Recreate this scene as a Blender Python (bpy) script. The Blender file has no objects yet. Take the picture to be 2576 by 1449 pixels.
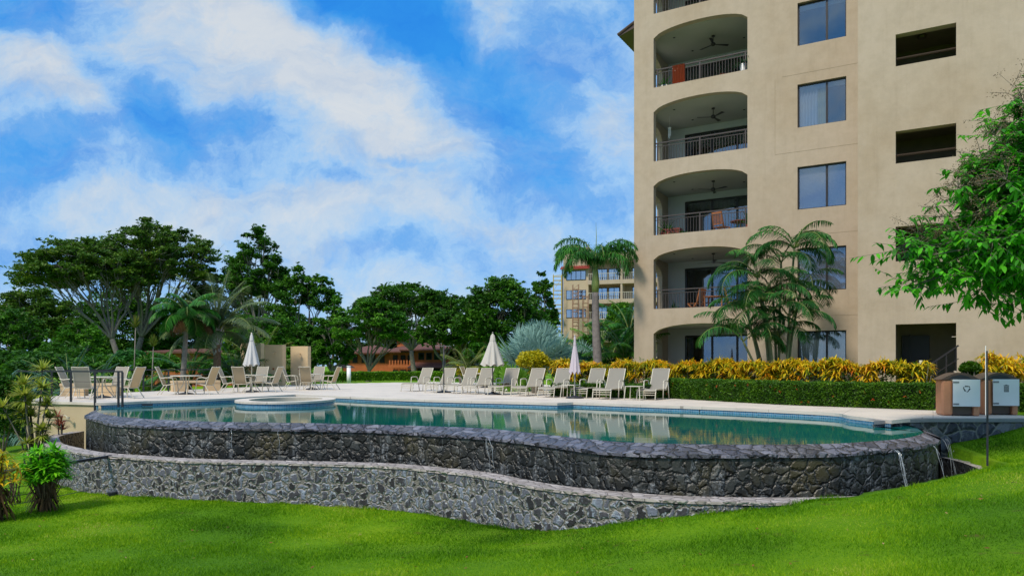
import bpy, math, random
import numpy as np
from mathutils import Vector, Matrix
R = math.radians
rng = np.random.default_rng(7)
random.seed(7)
C = bpy.context.scene.collection
# ---------------------------------------------------------------- camera geometry (measured from the photograph)
F, CX, HY, EYE = 1850.0, 1288.0, 920.0, 1.10
def P(px, py, z=0.0):
    """ground position of a measured point that lies at height z"""
    Y = (EYE - z) * F / (py - HY)
    return ((px - CX) / F * Y, Y)
def XY(px, Y): return ((px - CX) / F * Y, Y)
def Z(py, Y): return EYE - (py - HY) * Y / F
# ---------------------------------------------------------------- objects
def tag(o, label=None, cat=None, group=None, kind=None):
    if label: o['label'] = label
    if cat: o['category'] = cat
    if group: o['group'] = group
    if kind: o['kind'] = kind
    return o
def thing(name, label, cat, loc=(0, 0, 0), rz=0.0, group=None):
    o = bpy.data.objects.new(name, None); C.objects.link(o)
    o.location = loc; o.rotation_euler = (0, 0, rz); o.empty_display_size = .2
    return tag(o, label, cat, group)
def link(name, me, mat, parent=None, smooth=False):
    o = bpy.data.objects.new(name, me); C.objects.link(o)
    if mat is not None: me.materials.append(mat)
    if parent is not None: o.parent = parent
    if smooth: me.polygons.foreach_set('use_smooth', [True] * len(me.polygons))
    me.update()
    return o
def dup(o, loc, rz, label, group=None, sc=None):
    def cp(x, par):
        c = x.copy(); C.objects.link(c); c.parent = par
        for ch in x.children: cp(ch, c)
        return c
    c = cp(o, None); c.location = loc; c.rotation_euler = (0, 0, rz); c['label'] = label
    if group: c['group'] = group
    if sc: c.scale = (sc, sc, sc)
    return c
def fast_mesh(name, V, n, counts=None):
    """V: (k*n,3) vertices, every n in a row are one polygon"""
    V = np.asarray(V, dtype=np.float32).reshape(-1, 3); k = len(V) // n
    me = bpy.data.meshes.new(name)
    me.vertices.add(len(V)); me.vertices.foreach_set('co', V.ravel())
    me.loops.add(len(V)); me.loops.foreach_set('vertex_index', np.arange(len(V), dtype=np.int32))
    me.polygons.add(k)
    me.polygons.foreach_set('loop_start', np.arange(0, len(V), n, dtype=np.int32))
    me.polygons.foreach_set('loop_total', np.full(k, n, dtype=np.int32))
    me.update(calc_edges=True); return me
def idx_mesh(name, V, Q):
    V = np.asarray(V, dtype=np.float32).reshape(-1, 3); Q = np.asarray(Q, dtype=np.int32); n = Q.shape[1]
    me = bpy.data.meshes.new(name)
    me.vertices.add(len(V)); me.vertices.foreach_set('co', V.ravel())
    me.loops.add(Q.size); me.loops.foreach_set('vertex_index', Q.ravel())
    me.polygons.add(len(Q))
    me.polygons.foreach_set('loop_start', np.arange(0, Q.size, n, dtype=np.int32))
    me.polygons.foreach_set('loop_total', np.full(len(Q), n, dtype=np.int32))
    me.update(calc_edges=True); return me
class MB:
    def __init__(s): s.v = []; s.f = []; s.uv = {}
    def add(s, vs, fs):
        b = len(s.v); s.v += [tuple(map(float, p)) for p in vs]; s.f += [tuple(i + b for i in f) for f in fs]
    def box(s, x0, x1, y0, y1, z0, z1):
        s.add([(x0,y0,z0),(x1,y0,z0),(x1,y1,z0),(x0,y1,z0),(x0,y0,z1),(x1,y0,z1),(x1,y1,z1),(x0,y1,z1)],
              [(0,3,2,1),(4,5,6,7),(0,1,5,4),(1,2,6,5),(2,3,7,6),(3,0,4,7)]); return s
    def bar(s, a, b, w, h, up=(0, 0, 1)):
        a = Vector(a); b = Vector(b); d = (b - a).normalized(); u = Vector(up)
        if abs(d.dot(u)) > .98: u = Vector((1, 0, 0))
        x = d.cross(u).normalized() * w / 2; y = x.cross(d).normalized() * h / 2
        s.add([a-x-y, a+x-y, a+x+y, a-x+y, b-x-y, b+x-y, b+x+y, b-x+y],
              [(0,1,2,3),(7,6,5,4),(0,4,5,1),(1,5,6,2),(2,6,7,3),(3,7,4,0)]); return s
    def tube(s, pts, r, n=8, caps=True):
        pts = [Vector(p) for p in pts]; rs = r if hasattr(r, '__len__') else [r] * len(pts)
        base = len(s.v); prev = None
        for i, p in enumerate(pts):
            d = (pts[min(i+1, len(pts)-1)] - pts[max(i-1, 0)]).normalized()
            if prev is None:
                u = Vector((0, 0, 1)) if abs(d.z) < .9 else Vector((1, 0, 0)); x = d.cross(u).normalized()
            else:
                x = (prev - d * prev.dot(d)).normalized()
            prev = x; y = d.cross(x)
            for k in range(n):
                a = 2 * math.pi * k / n; q = p + (x * math.cos(a) + y * math.sin(a)) * rs[i]; s.v.append(tuple(q))
        for i in range(len(pts) - 1):
            for k in range(n):
                a = base + i*n + k; b = base + i*n + (k+1) % n
                s.f.append((a, b, b + n, a + n))
        if caps:
            s.f.append(tuple(base + k for k in range(n))[::-1]); s.f.append(tuple(base + (len(pts)-1)*n + k for k in range(n)))
        return s
    def lathe(s, prof, n=24, c=(0, 0), pleat=0, amp=0.0):
        base = len(s.v)
        for (r, z) in prof:
            for k in range(n):
                a = 2*math.pi*k/n; rr = r * (1 + amp * math.cos(pleat * a)) if pleat else r
                s.v.append((c[0] + rr*math.cos(a), c[1] + rr*math.sin(a), z))
        for i in range(len(prof)-1):
            for k in range(n):
                a = base+i*n+k; b = base+i*n+(k+1) % n; s.f.append((a, b, b+n, a+n))
        s.f.append(tuple(base+k for k in range(n))[::-1]); s.f.append(tuple(base+(len(prof)-1)*n+k for k in range(n)))
        return s
    def prism(s, poly, axis, a, b):
        """poly in the two other axes, extruded along axis from a to b"""
        n = len(poly)
        def pt(p, t):
            return {'x': (t, p[0], p[1]), 'y': (p[0], t, p[1]), 'z': (p[0], p[1], t)}[axis]
        s.add([pt(p, a) for p in poly] + [pt(p, b) for p in poly],
              [tuple(range(n))[::-1], tuple(range(n, 2*n))] + [(i, (i+1) % n, n + (i+1) % n, n + i) for i in range(n)]); return s
    def wall_strip(s, pts, zb, zt):
        pass
    def build(s, name, mat, parent=None, smooth=False, bevel=0):
        me = bpy.data.meshes.new(name); me.from_pydata(s.v, [], s.f); me.update()
        o = link(name, me, mat, parent, smooth)
        if bevel:
            m = o.modifiers.new('bevel', 'BEVEL'); m.width = bevel; m.segments = 2; m.limit_method = 'ANGLE'
        return o
def crom(pts, n=8):
    pts = [np.array(p, float) for p in pts]; out = []
    for i in range(len(pts)-1):
        p0 = pts[max(i-1, 0)]; p1 = pts[i]; p2 = pts[i+1]; p3 = pts[min(i+2, len(pts)-1)]
        for k in range(n):
            t = k/n
            out.append(.5*((2*p1)+(-p0+p2)*t+(2*p0-5*p1+4*p2-p3)*t*t+(-p0+3*p1-3*p2+p3)*t**3))
    out.append(pts[-1]); return np.array(out)
def resample(pl, n):
    pl = np.asarray(pl, float); d = np.r_[0, np.cumsum(np.linalg.norm(np.diff(pl, axis=0), axis=1))]
    t = np.linspace(0, d[-1], n); return np.stack([np.interp(t, d, pl[:, k]) for k in range(pl.shape[1])], 1)
def offset(pl, w):
    t = np.gradient(pl, axis=0); t /= np.linalg.norm(t, axis=1)[:, None]
    return pl + np.stack([t[:, 1], -t[:, 0]], 1) * w
def inside(poly, X, Y):
    poly = np.asarray(poly); r = np.zeros(np.shape(X), bool); n = len(poly)
    for i in range(n):
        x1, y1 = poly[i]; x2, y2 = poly[(i+1) % n]
        if y1 == y2: continue
        c = ((y1 > Y) != (y2 > Y)) & (X < (x2-x1)*(Y-y1)/(y2-y1)+x1)
        r ^= c
    return r
# ---------------------------------------------------------------- materials
def newmat(name):
    m = bpy.data.materials.new(name); m.use_nodes = True; nt = m.node_tree
    return m, nt, nt.nodes['Principled BSDF']
def N(nt, t, **k):
    n = nt.nodes.new(t)
    for a, b in k.items():
        if a in n.inputs: n.inputs[a].default_value = b
        else: setattr(n, a, b)
    return n
def ramp(nt, stops, fac=None, interp='LINEAR'):
    r = nt.nodes.new('ShaderNodeValToRGB'); r.color_ramp.interpolation = interp
    e = r.color_ramp.elements
    while len(e) < len(stops): e.new(.5)
    for i, (p, c) in enumerate(stops):
        e[i].position = p; e[i].color = (c[0], c[1], c[2], 1)
    if fac is not None: nt.links.new(fac, r.inputs['Fac'])
    return r
def mat(name, col, rough=.6, var=.12, scale=3.0, metal=0.0, bump=0.0, bscale=40.0, spec=.5, spots=None):
    m, nt, b = newmat(name); L = nt.links
    tc = N(nt, 'ShaderNodeTexCoord'); no = N(nt, 'ShaderNodeTexNoise', Scale=scale, Detail=6.0, Roughness=.6)
    L.new(tc.outputs['Object'], no.inputs['Vector'])
    lo = [c*(1-var) for c in col]; hi = [min(1, c*(1+var)) for c in col]
    r = ramp(nt, [(.3, lo), (.7, hi)], no.outputs['Fac']); L.new(r.outputs['Color'], b.inputs['Base Color'])
    b.inputs['Roughness'].default_value = rough; b.inputs['Metallic'].default_value = metal
    b.inputs['Specular IOR Level'].default_value = spec
    if bump:
        n2 = N(nt, 'ShaderNodeTexNoise', Scale=bscale, Detail=5.0); L.new(tc.outputs['Object'], n2.inputs['Vector'])
        bp = N(nt, 'ShaderNodeBump', Strength=bump, Distance=.02); L.new(n2.outputs['Fac'], bp.inputs['Height'])
        L.new(bp.outputs['Normal'], b.inputs['Normal'])
    return m
def leafmat(name, stops, trans=.35, gloss=.25, clump=.6, cscale=.5):
    """colour of each leaf by its own random number, mixed with a broad noise (young and old leaves)"""
    m, nt, b = newmat(name); L = nt.links
    g = N(nt, 'ShaderNodeNewGeometry'); tc = N(nt, 'ShaderNodeTexCoord')
    no = N(nt, 'ShaderNodeTexNoise', Scale=cscale, Detail=3.0); L.new(tc.outputs['Object'], no.inputs['Vector'])
    mr = N(nt, 'ShaderNodeMapRange'); mr.inputs[1].default_value = .3; mr.inputs[2].default_value = .7; L.new(no.outputs['Fac'], mr.inputs[0])
    mx = N(nt, 'ShaderNodeMix'); mx.data_type = 'FLOAT'; mx.inputs[0].default_value = clump
    L.new(g.outputs['Random Per Island'], mx.inputs[2]); L.new(mr.outputs[0], mx.inputs[3])
    r = ramp(nt, stops, mx.outputs[0]); L.new(r.outputs['Color'], b.inputs['Base Color'])
    b.inputs['Roughness'].default_value = .5; b.inputs['Specular IOR Level'].default_value = gloss
    tr = N(nt, 'ShaderNodeBsdfTranslucent'); L.new(r.outputs['Color'], tr.inputs['Color'])
    ms = N(nt, 'ShaderNodeMixShader'); ms.inputs[0].default_value = trans
    L.new(b.outputs[0], ms.inputs[1]); L.new(tr.outputs[0], ms.inputs[2])
    L.new(ms.outputs[0], nt.nodes['Material Output'].inputs['Surface'])
    return m
def stonemat(name, cell, stops, mortar, mw, warp=.35, rough=(.35, .7), bump=.8, lime=0.0, rim=None, limecol=(.62, .68, .76), algae=0.0):
    """rubble masonry on a UV laid out in metres (u along the wall, v height)"""
    m, nt, b = newmat(name); L = nt.links
    uv = N(nt, 'ShaderNodeUVMap'); uv.uv_map = 'UVMap'
    n0 = N(nt, 'ShaderNodeTexNoise', Scale=2.2/cell*.5, Detail=3.0); L.new(uv.outputs[0], n0.inputs['Vector'])
    sb = N(nt, 'ShaderNodeVectorMath', operation='SUBTRACT'); sb.inputs[1].default_value = (.5, .5, .5); L.new(n0.outputs['Color'], sb.inputs[0])
    sc = N(nt, 'ShaderNodeVectorMath', operation='SCALE'); sc.inputs['Scale'].default_value = warp*cell*2; L.new(sb.outputs[0], sc.inputs[0])
    ad = N(nt, 'ShaderNodeVectorMath', operation='ADD'); L.new(uv.outputs[0], ad.inputs[0]); L.new(sc.outputs[0], ad.inputs[1])
    v1 = N(nt, 'ShaderNodeTexVoronoi', Scale=1/cell); v1.voronoi_dimensions = '2D'; v1.feature = 'F1'; L.new(ad.outputs[0], v1.inputs['Vector'])
    v2 = N(nt, 'ShaderNodeTexVoronoi', Scale=1/cell); v2.voronoi_dimensions = '2D'; v2.feature = 'DISTANCE_TO_EDGE'; L.new(ad.outputs[0], v2.inputs['Vector'])
    sx = N(nt, 'ShaderNodeSeparateColor'); L.new(v1.outputs['Color'], sx.inputs[0])
    fine = N(nt, 'ShaderNodeTexNoise', Scale=9/cell*.5, Detail=8.0, Roughness=.7); L.new(uv.outputs[0], fine.inputs['Vector'])
    mx = N(nt, 'ShaderNodeMix'); mx.data_type = 'FLOAT'; mx.inputs[0].default_value = .42
    L.new(sx.outputs[0], mx.inputs[2]); L.new(fine.outputs['Fac'], mx.inputs[3])
    r = ramp(nt, stops, mx.outputs[0]); col = r.outputs['Color']
    def mixc(fac, a, bcol):
        q = N(nt, 'ShaderNodeMix'); q.data_type = 'RGBA'; L.new(fac, q.inputs[0]); L.new(a, q.inputs[6])
        if isinstance(bcol, tuple): q.inputs[7].default_value = (*bcol, 1)
        else: L.new(bcol, q.inputs[7])
        return q.outputs[2]
    def rng_(src, a, b_, smooth=True):
        q = N(nt, 'ShaderNodeMapRange'); q.interpolation_type = 'SMOOTHSTEP' if smooth else 'LINEAR'
        q.inputs[1].default_value = a; q.inputs[2].default_value = b_; L.new(src, q.inputs[0]); return q.outputs[0]
    def mul(a, b_):
        q = N(nt, 'ShaderNodeMath', operation='MULTIPLY'); L.new(a, q.inputs[0])
        if isinstance(b_, float): q.inputs[1].default_value = b_
        else: L.new(b_, q.inputs[1])
        return q.outputs[0]
    # mineral (lime) patches where the wall weeps, stretched downwards
    if lime:
        mp = N(nt, 'ShaderNodeMapping'); mp.inputs['Scale'].default_value = (3.0, .7, 1); L.new(uv.outputs[0], mp.inputs[0])
        n3 = N(nt, 'ShaderNodeTexNoise', Scale=1.6, Detail=5.0, Roughness=.65); L.new(mp.outputs[0], n3.inputs['Vector'])
        n4 = N(nt, 'ShaderNodeTexNoise', Scale=22.0, Detail=4.0, Roughness=.7); L.new(uv.outputs[0], n4.inputs['Vector'])
        f = mul(rng_(n3.outputs['Fac'], .50, .66), mul(rng_(n4.outputs['Fac'], .38, .62), lime))
        col = mixc(f, col, limecol)
    if algae:
        n5 = N(nt, 'ShaderNodeTexNoise', Scale=.9, Detail=5.0); L.new(uv.outputs[0], n5.inputs['Vector'])
        col = mixc(mul(rng_(n5.outputs['Fac'], .5, .66), algae), col, (.06, .05, .02))
    nm = N(nt, 'ShaderNodeTexNoise', Scale=14.0, Detail=4.0); L.new(uv.outputs[0], nm.inputs['Vector'])
    wob = N(nt, 'ShaderNodeMath', operation='MULTIPLY_ADD'); L.new(nm.outputs['Fac'], wob.inputs[0]); wob.inputs[1].default_value = -mw*1.6; L.new(v2.outputs['Distance'], wob.inputs[2])
    if rim:
        f = mul(rng_(wob.outputs[0], mw*1.1, mw*.3), rng_(nm.outputs['Fac'], .42, .58)); col = mixc(f, col, rim)
    edge = rng_(wob.outputs[0], mw*.45, -mw*.1)
    col = mixc(edge, col, mortar)
    L.new(col, b.inputs['Base Color'])
    q = N(nt, 'ShaderNodeMapRange'); q.inputs[3].default_value = rough[0]; q.inputs[4].default_value = rough[1]; L.new(fine.outputs['Fac'], q.inputs[0]); L.new(q.outputs[0], b.inputs['Roughness'])
    h = N(nt, 'ShaderNodeMapRange'); h.inputs[1].default_value = -.02; h.inputs[2].default_value = .22; L.new(v2.outputs['Distance'], h.inputs[0])
    hh = N(nt, 'ShaderNodeMath', operation='MULTIPLY_ADD'); L.new(fine.outputs['Fac'], hh.inputs[0]); hh.inputs[1].default_value = .5; L.new(h.outputs[0], hh.inputs[2])
    h3 = N(nt, 'ShaderNodeMath', operation='MULTIPLY_ADD'); L.new(sx.outputs[1], h3.inputs[0]); h3.inputs[1].default_value = .4; L.new(hh.outputs[0], h3.inputs[2])
    bp = N(nt, 'ShaderNodeBump', Strength=bump, Distance=.05); L.new(h3.outputs[0], bp.inputs['Height']); L.new(bp.outputs['Normal'], b.inputs['Normal'])
    return m
M = {}
M['stucco'] = mat('beige stucco', (.43, .335, .225), .85, .07, .35, bump=.15, bscale=60)
def stucco(name, col):
    m, nt, b = newmat(name); L = nt.links
    tc = N(nt, 'ShaderNodeTexCoord'); n1 = N(nt, 'ShaderNodeTexNoise', Scale=.28, Detail=6.0, Roughness=.65); L.new(tc.outputs['Object'], n1.inputs['Vector'])
    mp = N(nt, 'ShaderNodeMapping'); mp.inputs['Scale'].default_value = (2.2, 2.2, .16); L.new(tc.outputs['Object'], mp.inputs[0])
    n2 = N(nt, 'ShaderNodeTexNoise', Scale=1.5, Detail=7.0, Roughness=.7); L.new(mp.outputs[0], n2.inputs['Vector'])
    n3 = N(nt, 'ShaderNodeTexNoise', Scale=2.6, Detail=8.0, Roughness=.7); L.new(tc.outputs['Object'], n3.inputs['Vector'])
    r1 = ramp(nt, [(.3, [c*f for c, f in zip(col, (.90, .86, .80))]), (.5, col), (.72, [c*f for c, f in zip(col, (1.07, 1.09, 1.14))])], n1.outputs['Fac'])
    r2 = ramp(nt, [(.30, (.84, .82, .79)), (.48, (1, 1, 1)), (.75, (1.05, 1.05, 1.05))], n2.outputs['Fac'])
    r3 = ramp(nt, [(.35, (.93, .93, .92)), (.6, (1.03, 1.03, 1.03))], n3.outputs['Fac'])
    q = N(nt, 'ShaderNodeMix'); q.data_type = 'RGBA'; q.blend_type = 'MULTIPLY'; q.inputs[0].default_value = .45; L.new(r1.outputs['Color'], q.inputs[6]); L.new(r2.outputs['Color'], q.inputs[7])
    q2 = N(nt, 'ShaderNodeMix'); q2.data_type = 'RGBA'; q2.blend_type = 'MULTIPLY'; q2.inputs[0].default_value = 1; L.new(q.outputs[2], q2.inputs[6]); L.new(r3.outputs['Color'], q2.inputs[7])
    L.new(q2.outputs[2], b.inputs['Base Color']); b.inputs['Roughness'].default_value = .88
    bp = N(nt, 'ShaderNodeBump', Strength=.18, Distance=.02); n4 = N(nt, 'ShaderNodeTexNoise', Scale=55.0, Detail=5.0); L.new(tc.outputs['Object'], n4.inputs['Vector']); L.new(n4.outputs['Fac'], bp.inputs['Height']); L.new(bp.outputs['Normal'], b.inputs['Normal'])
    return m
M['stucco'] = stucco('weathered beige stucco', (.46, .365, .27))
M['stucco2'] = mat('pale beige stucco', (.50, .40, .27), .85, .06, .4, bump=.15, bscale=60)
M['wallbeige'] = mat('cream render', (.52, .41, .27), .85, .08, .8, bump=.1)
M['shower'] = mat('peach render', (.60, .44, .26), .8, .06, 1.2)
M['ceil'] = mat('painted plaster', (.42, .42, .38), .9, .04, 1)
M['inner'] = mat('pale grey paint', (.55, .56, .58), .9, .04, 1)
M['bronze'] = mat('dark bronze aluminium', (.025, .02, .02), .4, .1, 5)
M['black'] = mat('black metal', (.02, .022, .03), .45, .15, 5)
M['rail'] = mat('brown rail paint', (.06, .045, .042), .5, .1, 5)
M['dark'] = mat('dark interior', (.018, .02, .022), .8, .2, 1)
def deckmat():
    m, nt, b = newmat('cream concrete deck'); L = nt.links; tc = N(nt, 'ShaderNodeTexCoord')
    mp = N(nt, 'ShaderNodeMapping'); mp.inputs['Rotation'].default_value = (0, 0, .52); L.new(tc.outputs['Object'], mp.inputs[0])
    br = N(nt, 'ShaderNodeTexBrick', Scale=1.0); br.offset = 0; br.inputs['Brick Width'].default_value = 1.8; br.inputs['Row Height'].default_value = 1.8; br.inputs['Mortar Size'].default_value = .006
    br.inputs['Color1'].default_value = (.69, .61, .53, 1); br.inputs['Color2'].default_value = (.64, .565, .49, 1); br.inputs['Mortar'].default_value = (.36, .31, .26, 1); L.new(mp.outputs[0], br.inputs['Vector'])
    n1 = N(nt, 'ShaderNodeTexNoise', Scale=.8, Detail=8.0, Roughness=.7); L.new(tc.outputs['Object'], n1.inputs['Vector']); rr = ramp(nt, [(.36, (.78, .78, .80)), (.5, (1, 1, 1)), (.7, (1.05, 1.05, 1.04))], n1.outputs['Fac'])
    q = N(nt, 'ShaderNodeMix'); q.data_type = 'RGBA'; q.blend_type = 'MULTIPLY'; q.inputs[0].default_value = .8; L.new(br.outputs['Color'], q.inputs[6]); L.new(rr.outputs['Color'], q.inputs[7]); L.new(q.outputs[2], b.inputs['Base Color'])
    mr = N(nt, 'ShaderNodeMapRange'); mr.inputs[3].default_value = .45; mr.inputs[4].default_value = .85; L.new(n1.outputs['Fac'], mr.inputs[0]); L.new(mr.outputs[0], b.inputs['Roughness']); return m
M['deck'] = deckmat()
M['concrete'] = mat('pale concrete', (.55, .47, .38), .8, .12, 4, bump=.3)
M['frame'] = mat('cream powder coat', (.58, .54, .44), .4, .05, 6)
M['white'] = mat('white enamel', (.84, .85, .87), .35, .04, 3)
M['wood'] = mat('teak', (.32, .11, .035), .5, .25, 12)
M['woodred'] = mat('red wood', (.22, .04, .025), .5, .25, 12)
M['thatch'] = mat('thatch', (.2, .12, .08), .9, .3, 9)
M['terra'] = mat('terracotta plastic', (.56, .24, .12), .45, .08, 6, bump=.1)
M['lid'] = mat('brown lid plastic', (.09, .055, .04), .35, .1, 6)
M['orange'] = mat('orange render', (.42, .12, .035), .8, .15, 1.5)
M['roof'] = mat('old red clay tile', (.13, .05, .038), .8, .35, 3.5, bump=.5, bscale=8)
M['roofred'] = mat('red clay tile', (.32, .04, .03), .7, .2, 3)
M['bark'] = mat('grey bark', (.16, .14, .11), .9, .35, 6, bump=.6, bscale=25)
M['barkpale'] = mat('pale bark', (.21, .19, .16), .9, .3, 5, bump=.5, bscale=25)
M['palmtrunk'] = mat('palm trunk', (.20, .17, .16), .85, .25, 9, bump=.6, bscale=20)
M['greenshaft'] = mat('green crownshaft', (.22, .28, .07), .5, .15, 4)
M['fibre'] = mat('brown palm fibre', (.16, .10, .07), .95, .4, 14, bump=.6)
M['canvas'] = mat('white canvas', (.56, .55, .54), .85, .04, 4)
M['canvas2'] = mat('cream canvas', (.50, .47, .42), .85, .04, 4)
M['canvas3'] = mat('lavender canvas', (.54, .47, .52), .85, .04, 4)
M['towel'] = mat('orange towel', (.50, .07, .025), .95, .1, 10)
M['curtain'] = mat('white curtain', (.62, .66, .72), .9, .05, 6)
M['curtain2'] = mat('grey curtain', (.34, .34, .30), .9, .08, 6)
M['yellow'] = mat('yellow scaffold paint', (.5, .38, .06), .5, .2, 6)
M['rust'] = mat('rusty scaffold', (.3, .16, .10), .7, .3, 6)
M['grey'] = mat('grey steel', (.22, .23, .25), .4, .1, 5)
def slingmat(name, col, back):
    m, nt, b = newmat(name); L = nt.links
    g = N(nt, 'ShaderNodeNewGeometry'); tc = N(nt, 'ShaderNodeTexCoord')
    w = N(nt, 'ShaderNodeTexWave', Scale=14.0, Distortion=.6, Detail=2.0); w.bands_direction = 'Y'; L.new(tc.outputs['Object'], w.inputs['Vector'])
    r = ramp(nt, [(0, [c*.88 for c in col]), (1, [c*1.08 for c in col])], w.outputs['Fac'])
    L.new(r.outputs['Color'], b.inputs['Base Color']); b.inputs['Roughness'].default_value = .8
    tr = N(nt, 'ShaderNodeBsdfTranslucent'); tr.inputs['Color'].default_value = (*back, 1)
    ms = N(nt, 'ShaderNodeMixShader'); ms.inputs[0].default_value = .3
    L.new(b.outputs[0], ms.inputs[1]); L.new(tr.outputs[0], ms.inputs[2]); L.new(ms.outputs[0], nt.nodes['Material Output'].inputs['Surface'])
    return m
M['sling'] = slingmat('grey beige sling mesh', (.36, .34, .30), (.5, .36, .18))
M['sling2'] = slingmat('tan sling mesh', (.36, .28, .18), (.5, .36, .18))
def glassmat(name, tint, fac, rough=.02, dark=(.03, .04, .05)):
    m, nt, b = newmat(name); L = nt.links
    gl = N(nt, 'ShaderNodeBsdfGlossy'); gl.inputs['Roughness'].default_value = rough; gl.inputs['Color'].default_value = (*tint, 1)
    tr = N(nt, 'ShaderNodeBsdfTransparent'); tr.inputs['Color'].default_value = (.80, .84, .88, 1)
    ms = N(nt, 'ShaderNodeMixShader'); ms.inputs[0].default_value = fac
    L.new(tr.outputs[0], ms.inputs[1]); L.new(gl.outputs[0], ms.inputs[2]); L.new(ms.outputs[0], nt.nodes['Material Output'].inputs['Surface'])
    return m
M['glass'] = glassmat('window glass', (.62, .64, .66), .24)
M['glassdark'] = glassmat('door glass', (.35, .42, .5), .35)
# stone
M['wallwet'] = stonemat('wet dark rubble', .195, [(0, (0.003468, 0.003468, 0.00289)), (.3, (0.009248, 0.00867, 0.006936)), (.5, (0.01965, 0.01907, 0.01618)), (.68, (0.03468, 0.03584, 0.03237)), (.85, (0.06936, 0.07514, 0.07514)), (1, (0.1503, 0.1618, 0.1734))],
                        (.012, .011, .009), .04, warp=.75, rough=(.2, .55), bump=.7, lime=.85, rim=(.09, .10, .10), limecol=(.26, .28, .30), algae=.9)
M['wallrubble'] = stonemat('rubble in pale mortar', .165, [(0, (.008, .007, .009)), (.35, (.022, .020, .024)), (.52, (.055, .052, .064)), (.68, (.12, .125, .165)), (1, (.26, .30, .40))],
                           (.20, .185, .165), .12, warp=.8, rough=(.45, .8), bump=.7, lime=.85, rim=(.46, .50, .56), limecol=(.38, .45, .57))
M['coping'] = stonemat('slate flagstone', .21, [(0, (0.0306, 0.0306, 0.0408)), (.35, (0.0748, 0.0748, 0.102)), (.6, (0.136, 0.136, 0.1802)), (.8, (0.2108, 0.2108, 0.2584)), (1, (0.34, 0.34, 0.3808))],
                       (.022, .018, .015), .05, warp=.65, rough=(.2, .6), bump=1.0, lime=.3, limecol=(.5, .5, .55), algae=.35)
M['copebasin'] = stonemat('pale stone cap', .16, [(0, (.24, .20, .18)), (.5, (.40, .35, .33)), (1, (.60, .54, .52))], (.14, .12, .11), .035, warp=.3, bump=.6)
M['walldeck'] = stonemat('blue grey field stone', .30, [(0, (.02, .022, .03)), (.35, (.05, .055, .075)), (.65, (.13, .14, .17)), (1, (.32, .33, .34))],
                         (.22, .22, .20), .05, rough=(.3, .7), bump=1.0, lime=.8, limecol=(.32, .33, .33), algae=.5)
def tilemat():
    m, nt, b = newmat('blue glass mosaic'); L = nt.links
    uv = N(nt, 'ShaderNodeUVMap'); uv.uv_map = 'UVMap'
    br = N(nt, 'ShaderNodeTexBrick', Scale=1.0); br.offset = 0.0
    br.inputs['Brick Width'].default_value = .05; br.inputs['Row Height'].default_value = .05; br.inputs['Mortar Size'].default_value = .005
    br.inputs['Color1'].default_value = (.02, .12, .24, 1); br.inputs['Color2'].default_value = (.06, .26, .45, 1); br.inputs['Mortar'].default_value = (.30, .42, .50, 1)
    L.new(uv.outputs[0], br.inputs['Vector']); L.new(br.outputs['Color'], b.inputs['Base Color']); b.inputs['Roughness'].default_value = .15
    return m
M['tile'] = tilemat()
def watermat(name, deep, shallow, bumpd=.02, base_w=1.0):
    m, nt, b = newmat(name); L = nt.links
    tc = N(nt, 'ShaderNodeTexCoord'); mp = N(nt, 'ShaderNodeMapping'); mp.inputs['Scale'].default_value = (.55, 1.7, 1); L.new(tc.outputs['Object'], mp.inputs[0])
    n1 = N(nt, 'ShaderNodeTexNoise', Scale=2.4, Detail=4.0, Roughness=.55); L.new(mp.outputs[0], n1.inputs['Vector'])
    bp = N(nt, 'ShaderNodeBump', Strength=.075, Distance=bumpd); L.new(n1.outputs['Fac'], bp.inputs['Height']); L.new(bp.outputs['Normal'], b.inputs['Normal'])
    n2 = N(nt, 'ShaderNodeTexNoise', Scale=.22, Detail=3.0); L.new(tc.outputs['Object'], n2.inputs['Vector'])
    r = ramp(nt, [(.35, deep), (.65, shallow)], n2.outputs['Fac']); L.new(r.outputs['Color'], b.inputs['Base Color'])
    b.inputs['Roughness'].default_value = .02; b.inputs['IOR'].default_value = 1.33
    return m
M['water'] = watermat('pool water', (.0, .10, .115), (.0, .15, .13))
M['water2'] = watermat('dark basin water', (.01, .02, .02), (.015, .03, .03))
# foliage
G = lambda r, g, b: (r, g, b)
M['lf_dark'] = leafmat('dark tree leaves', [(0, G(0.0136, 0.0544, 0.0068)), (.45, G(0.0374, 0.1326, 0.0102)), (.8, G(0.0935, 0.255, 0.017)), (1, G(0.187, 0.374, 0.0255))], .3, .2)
M['lf_mid'] = leafmat('green tree leaves', [(0, (0.0207, 0.08625, 0.008625)), (.5, (0.06037, 0.207, 0.0138)), (.85, (0.138, 0.345, 0.0207)), (1, (0.2242, 0.4657, 0.0345))], .35, .2)
M['lf_rain'] = leafmat('olive green tree leaves', [(0, G(0.0216, 0.063, 0.0072)), (.5, G(0.063, 0.153, 0.0144)), (.85, G(0.144, 0.252, 0.0216)), (1, G(0.234, 0.342, 0.036))], .3, .2)
M['lf_palm'] = leafmat('palm leaves', [(0, (0.012, 0.0675, 0.012)), (.5, (0.03, 0.165, 0.018)), (.85, (0.075, 0.285, 0.03)), (1, (0.18, 0.39, 0.045))], .3, .35, clump=.4)
M['lf_palmdk'] = leafmat('deep green palm leaves', [(0, G(0.009, 0.045, 0.018)), (.5, G(0.0225, 0.105, 0.0375)), (1, G(0.075, 0.21, 0.075))], .25, .4, clump=.4)
M['lf_blue'] = leafmat('blue green palm leaves', [(0, G(0.039, 0.117, 0.0845)), (.5, G(0.091, 0.221, 0.169)), (1, G(0.208, 0.39, 0.312))], .25, .35, clump=.4)
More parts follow.
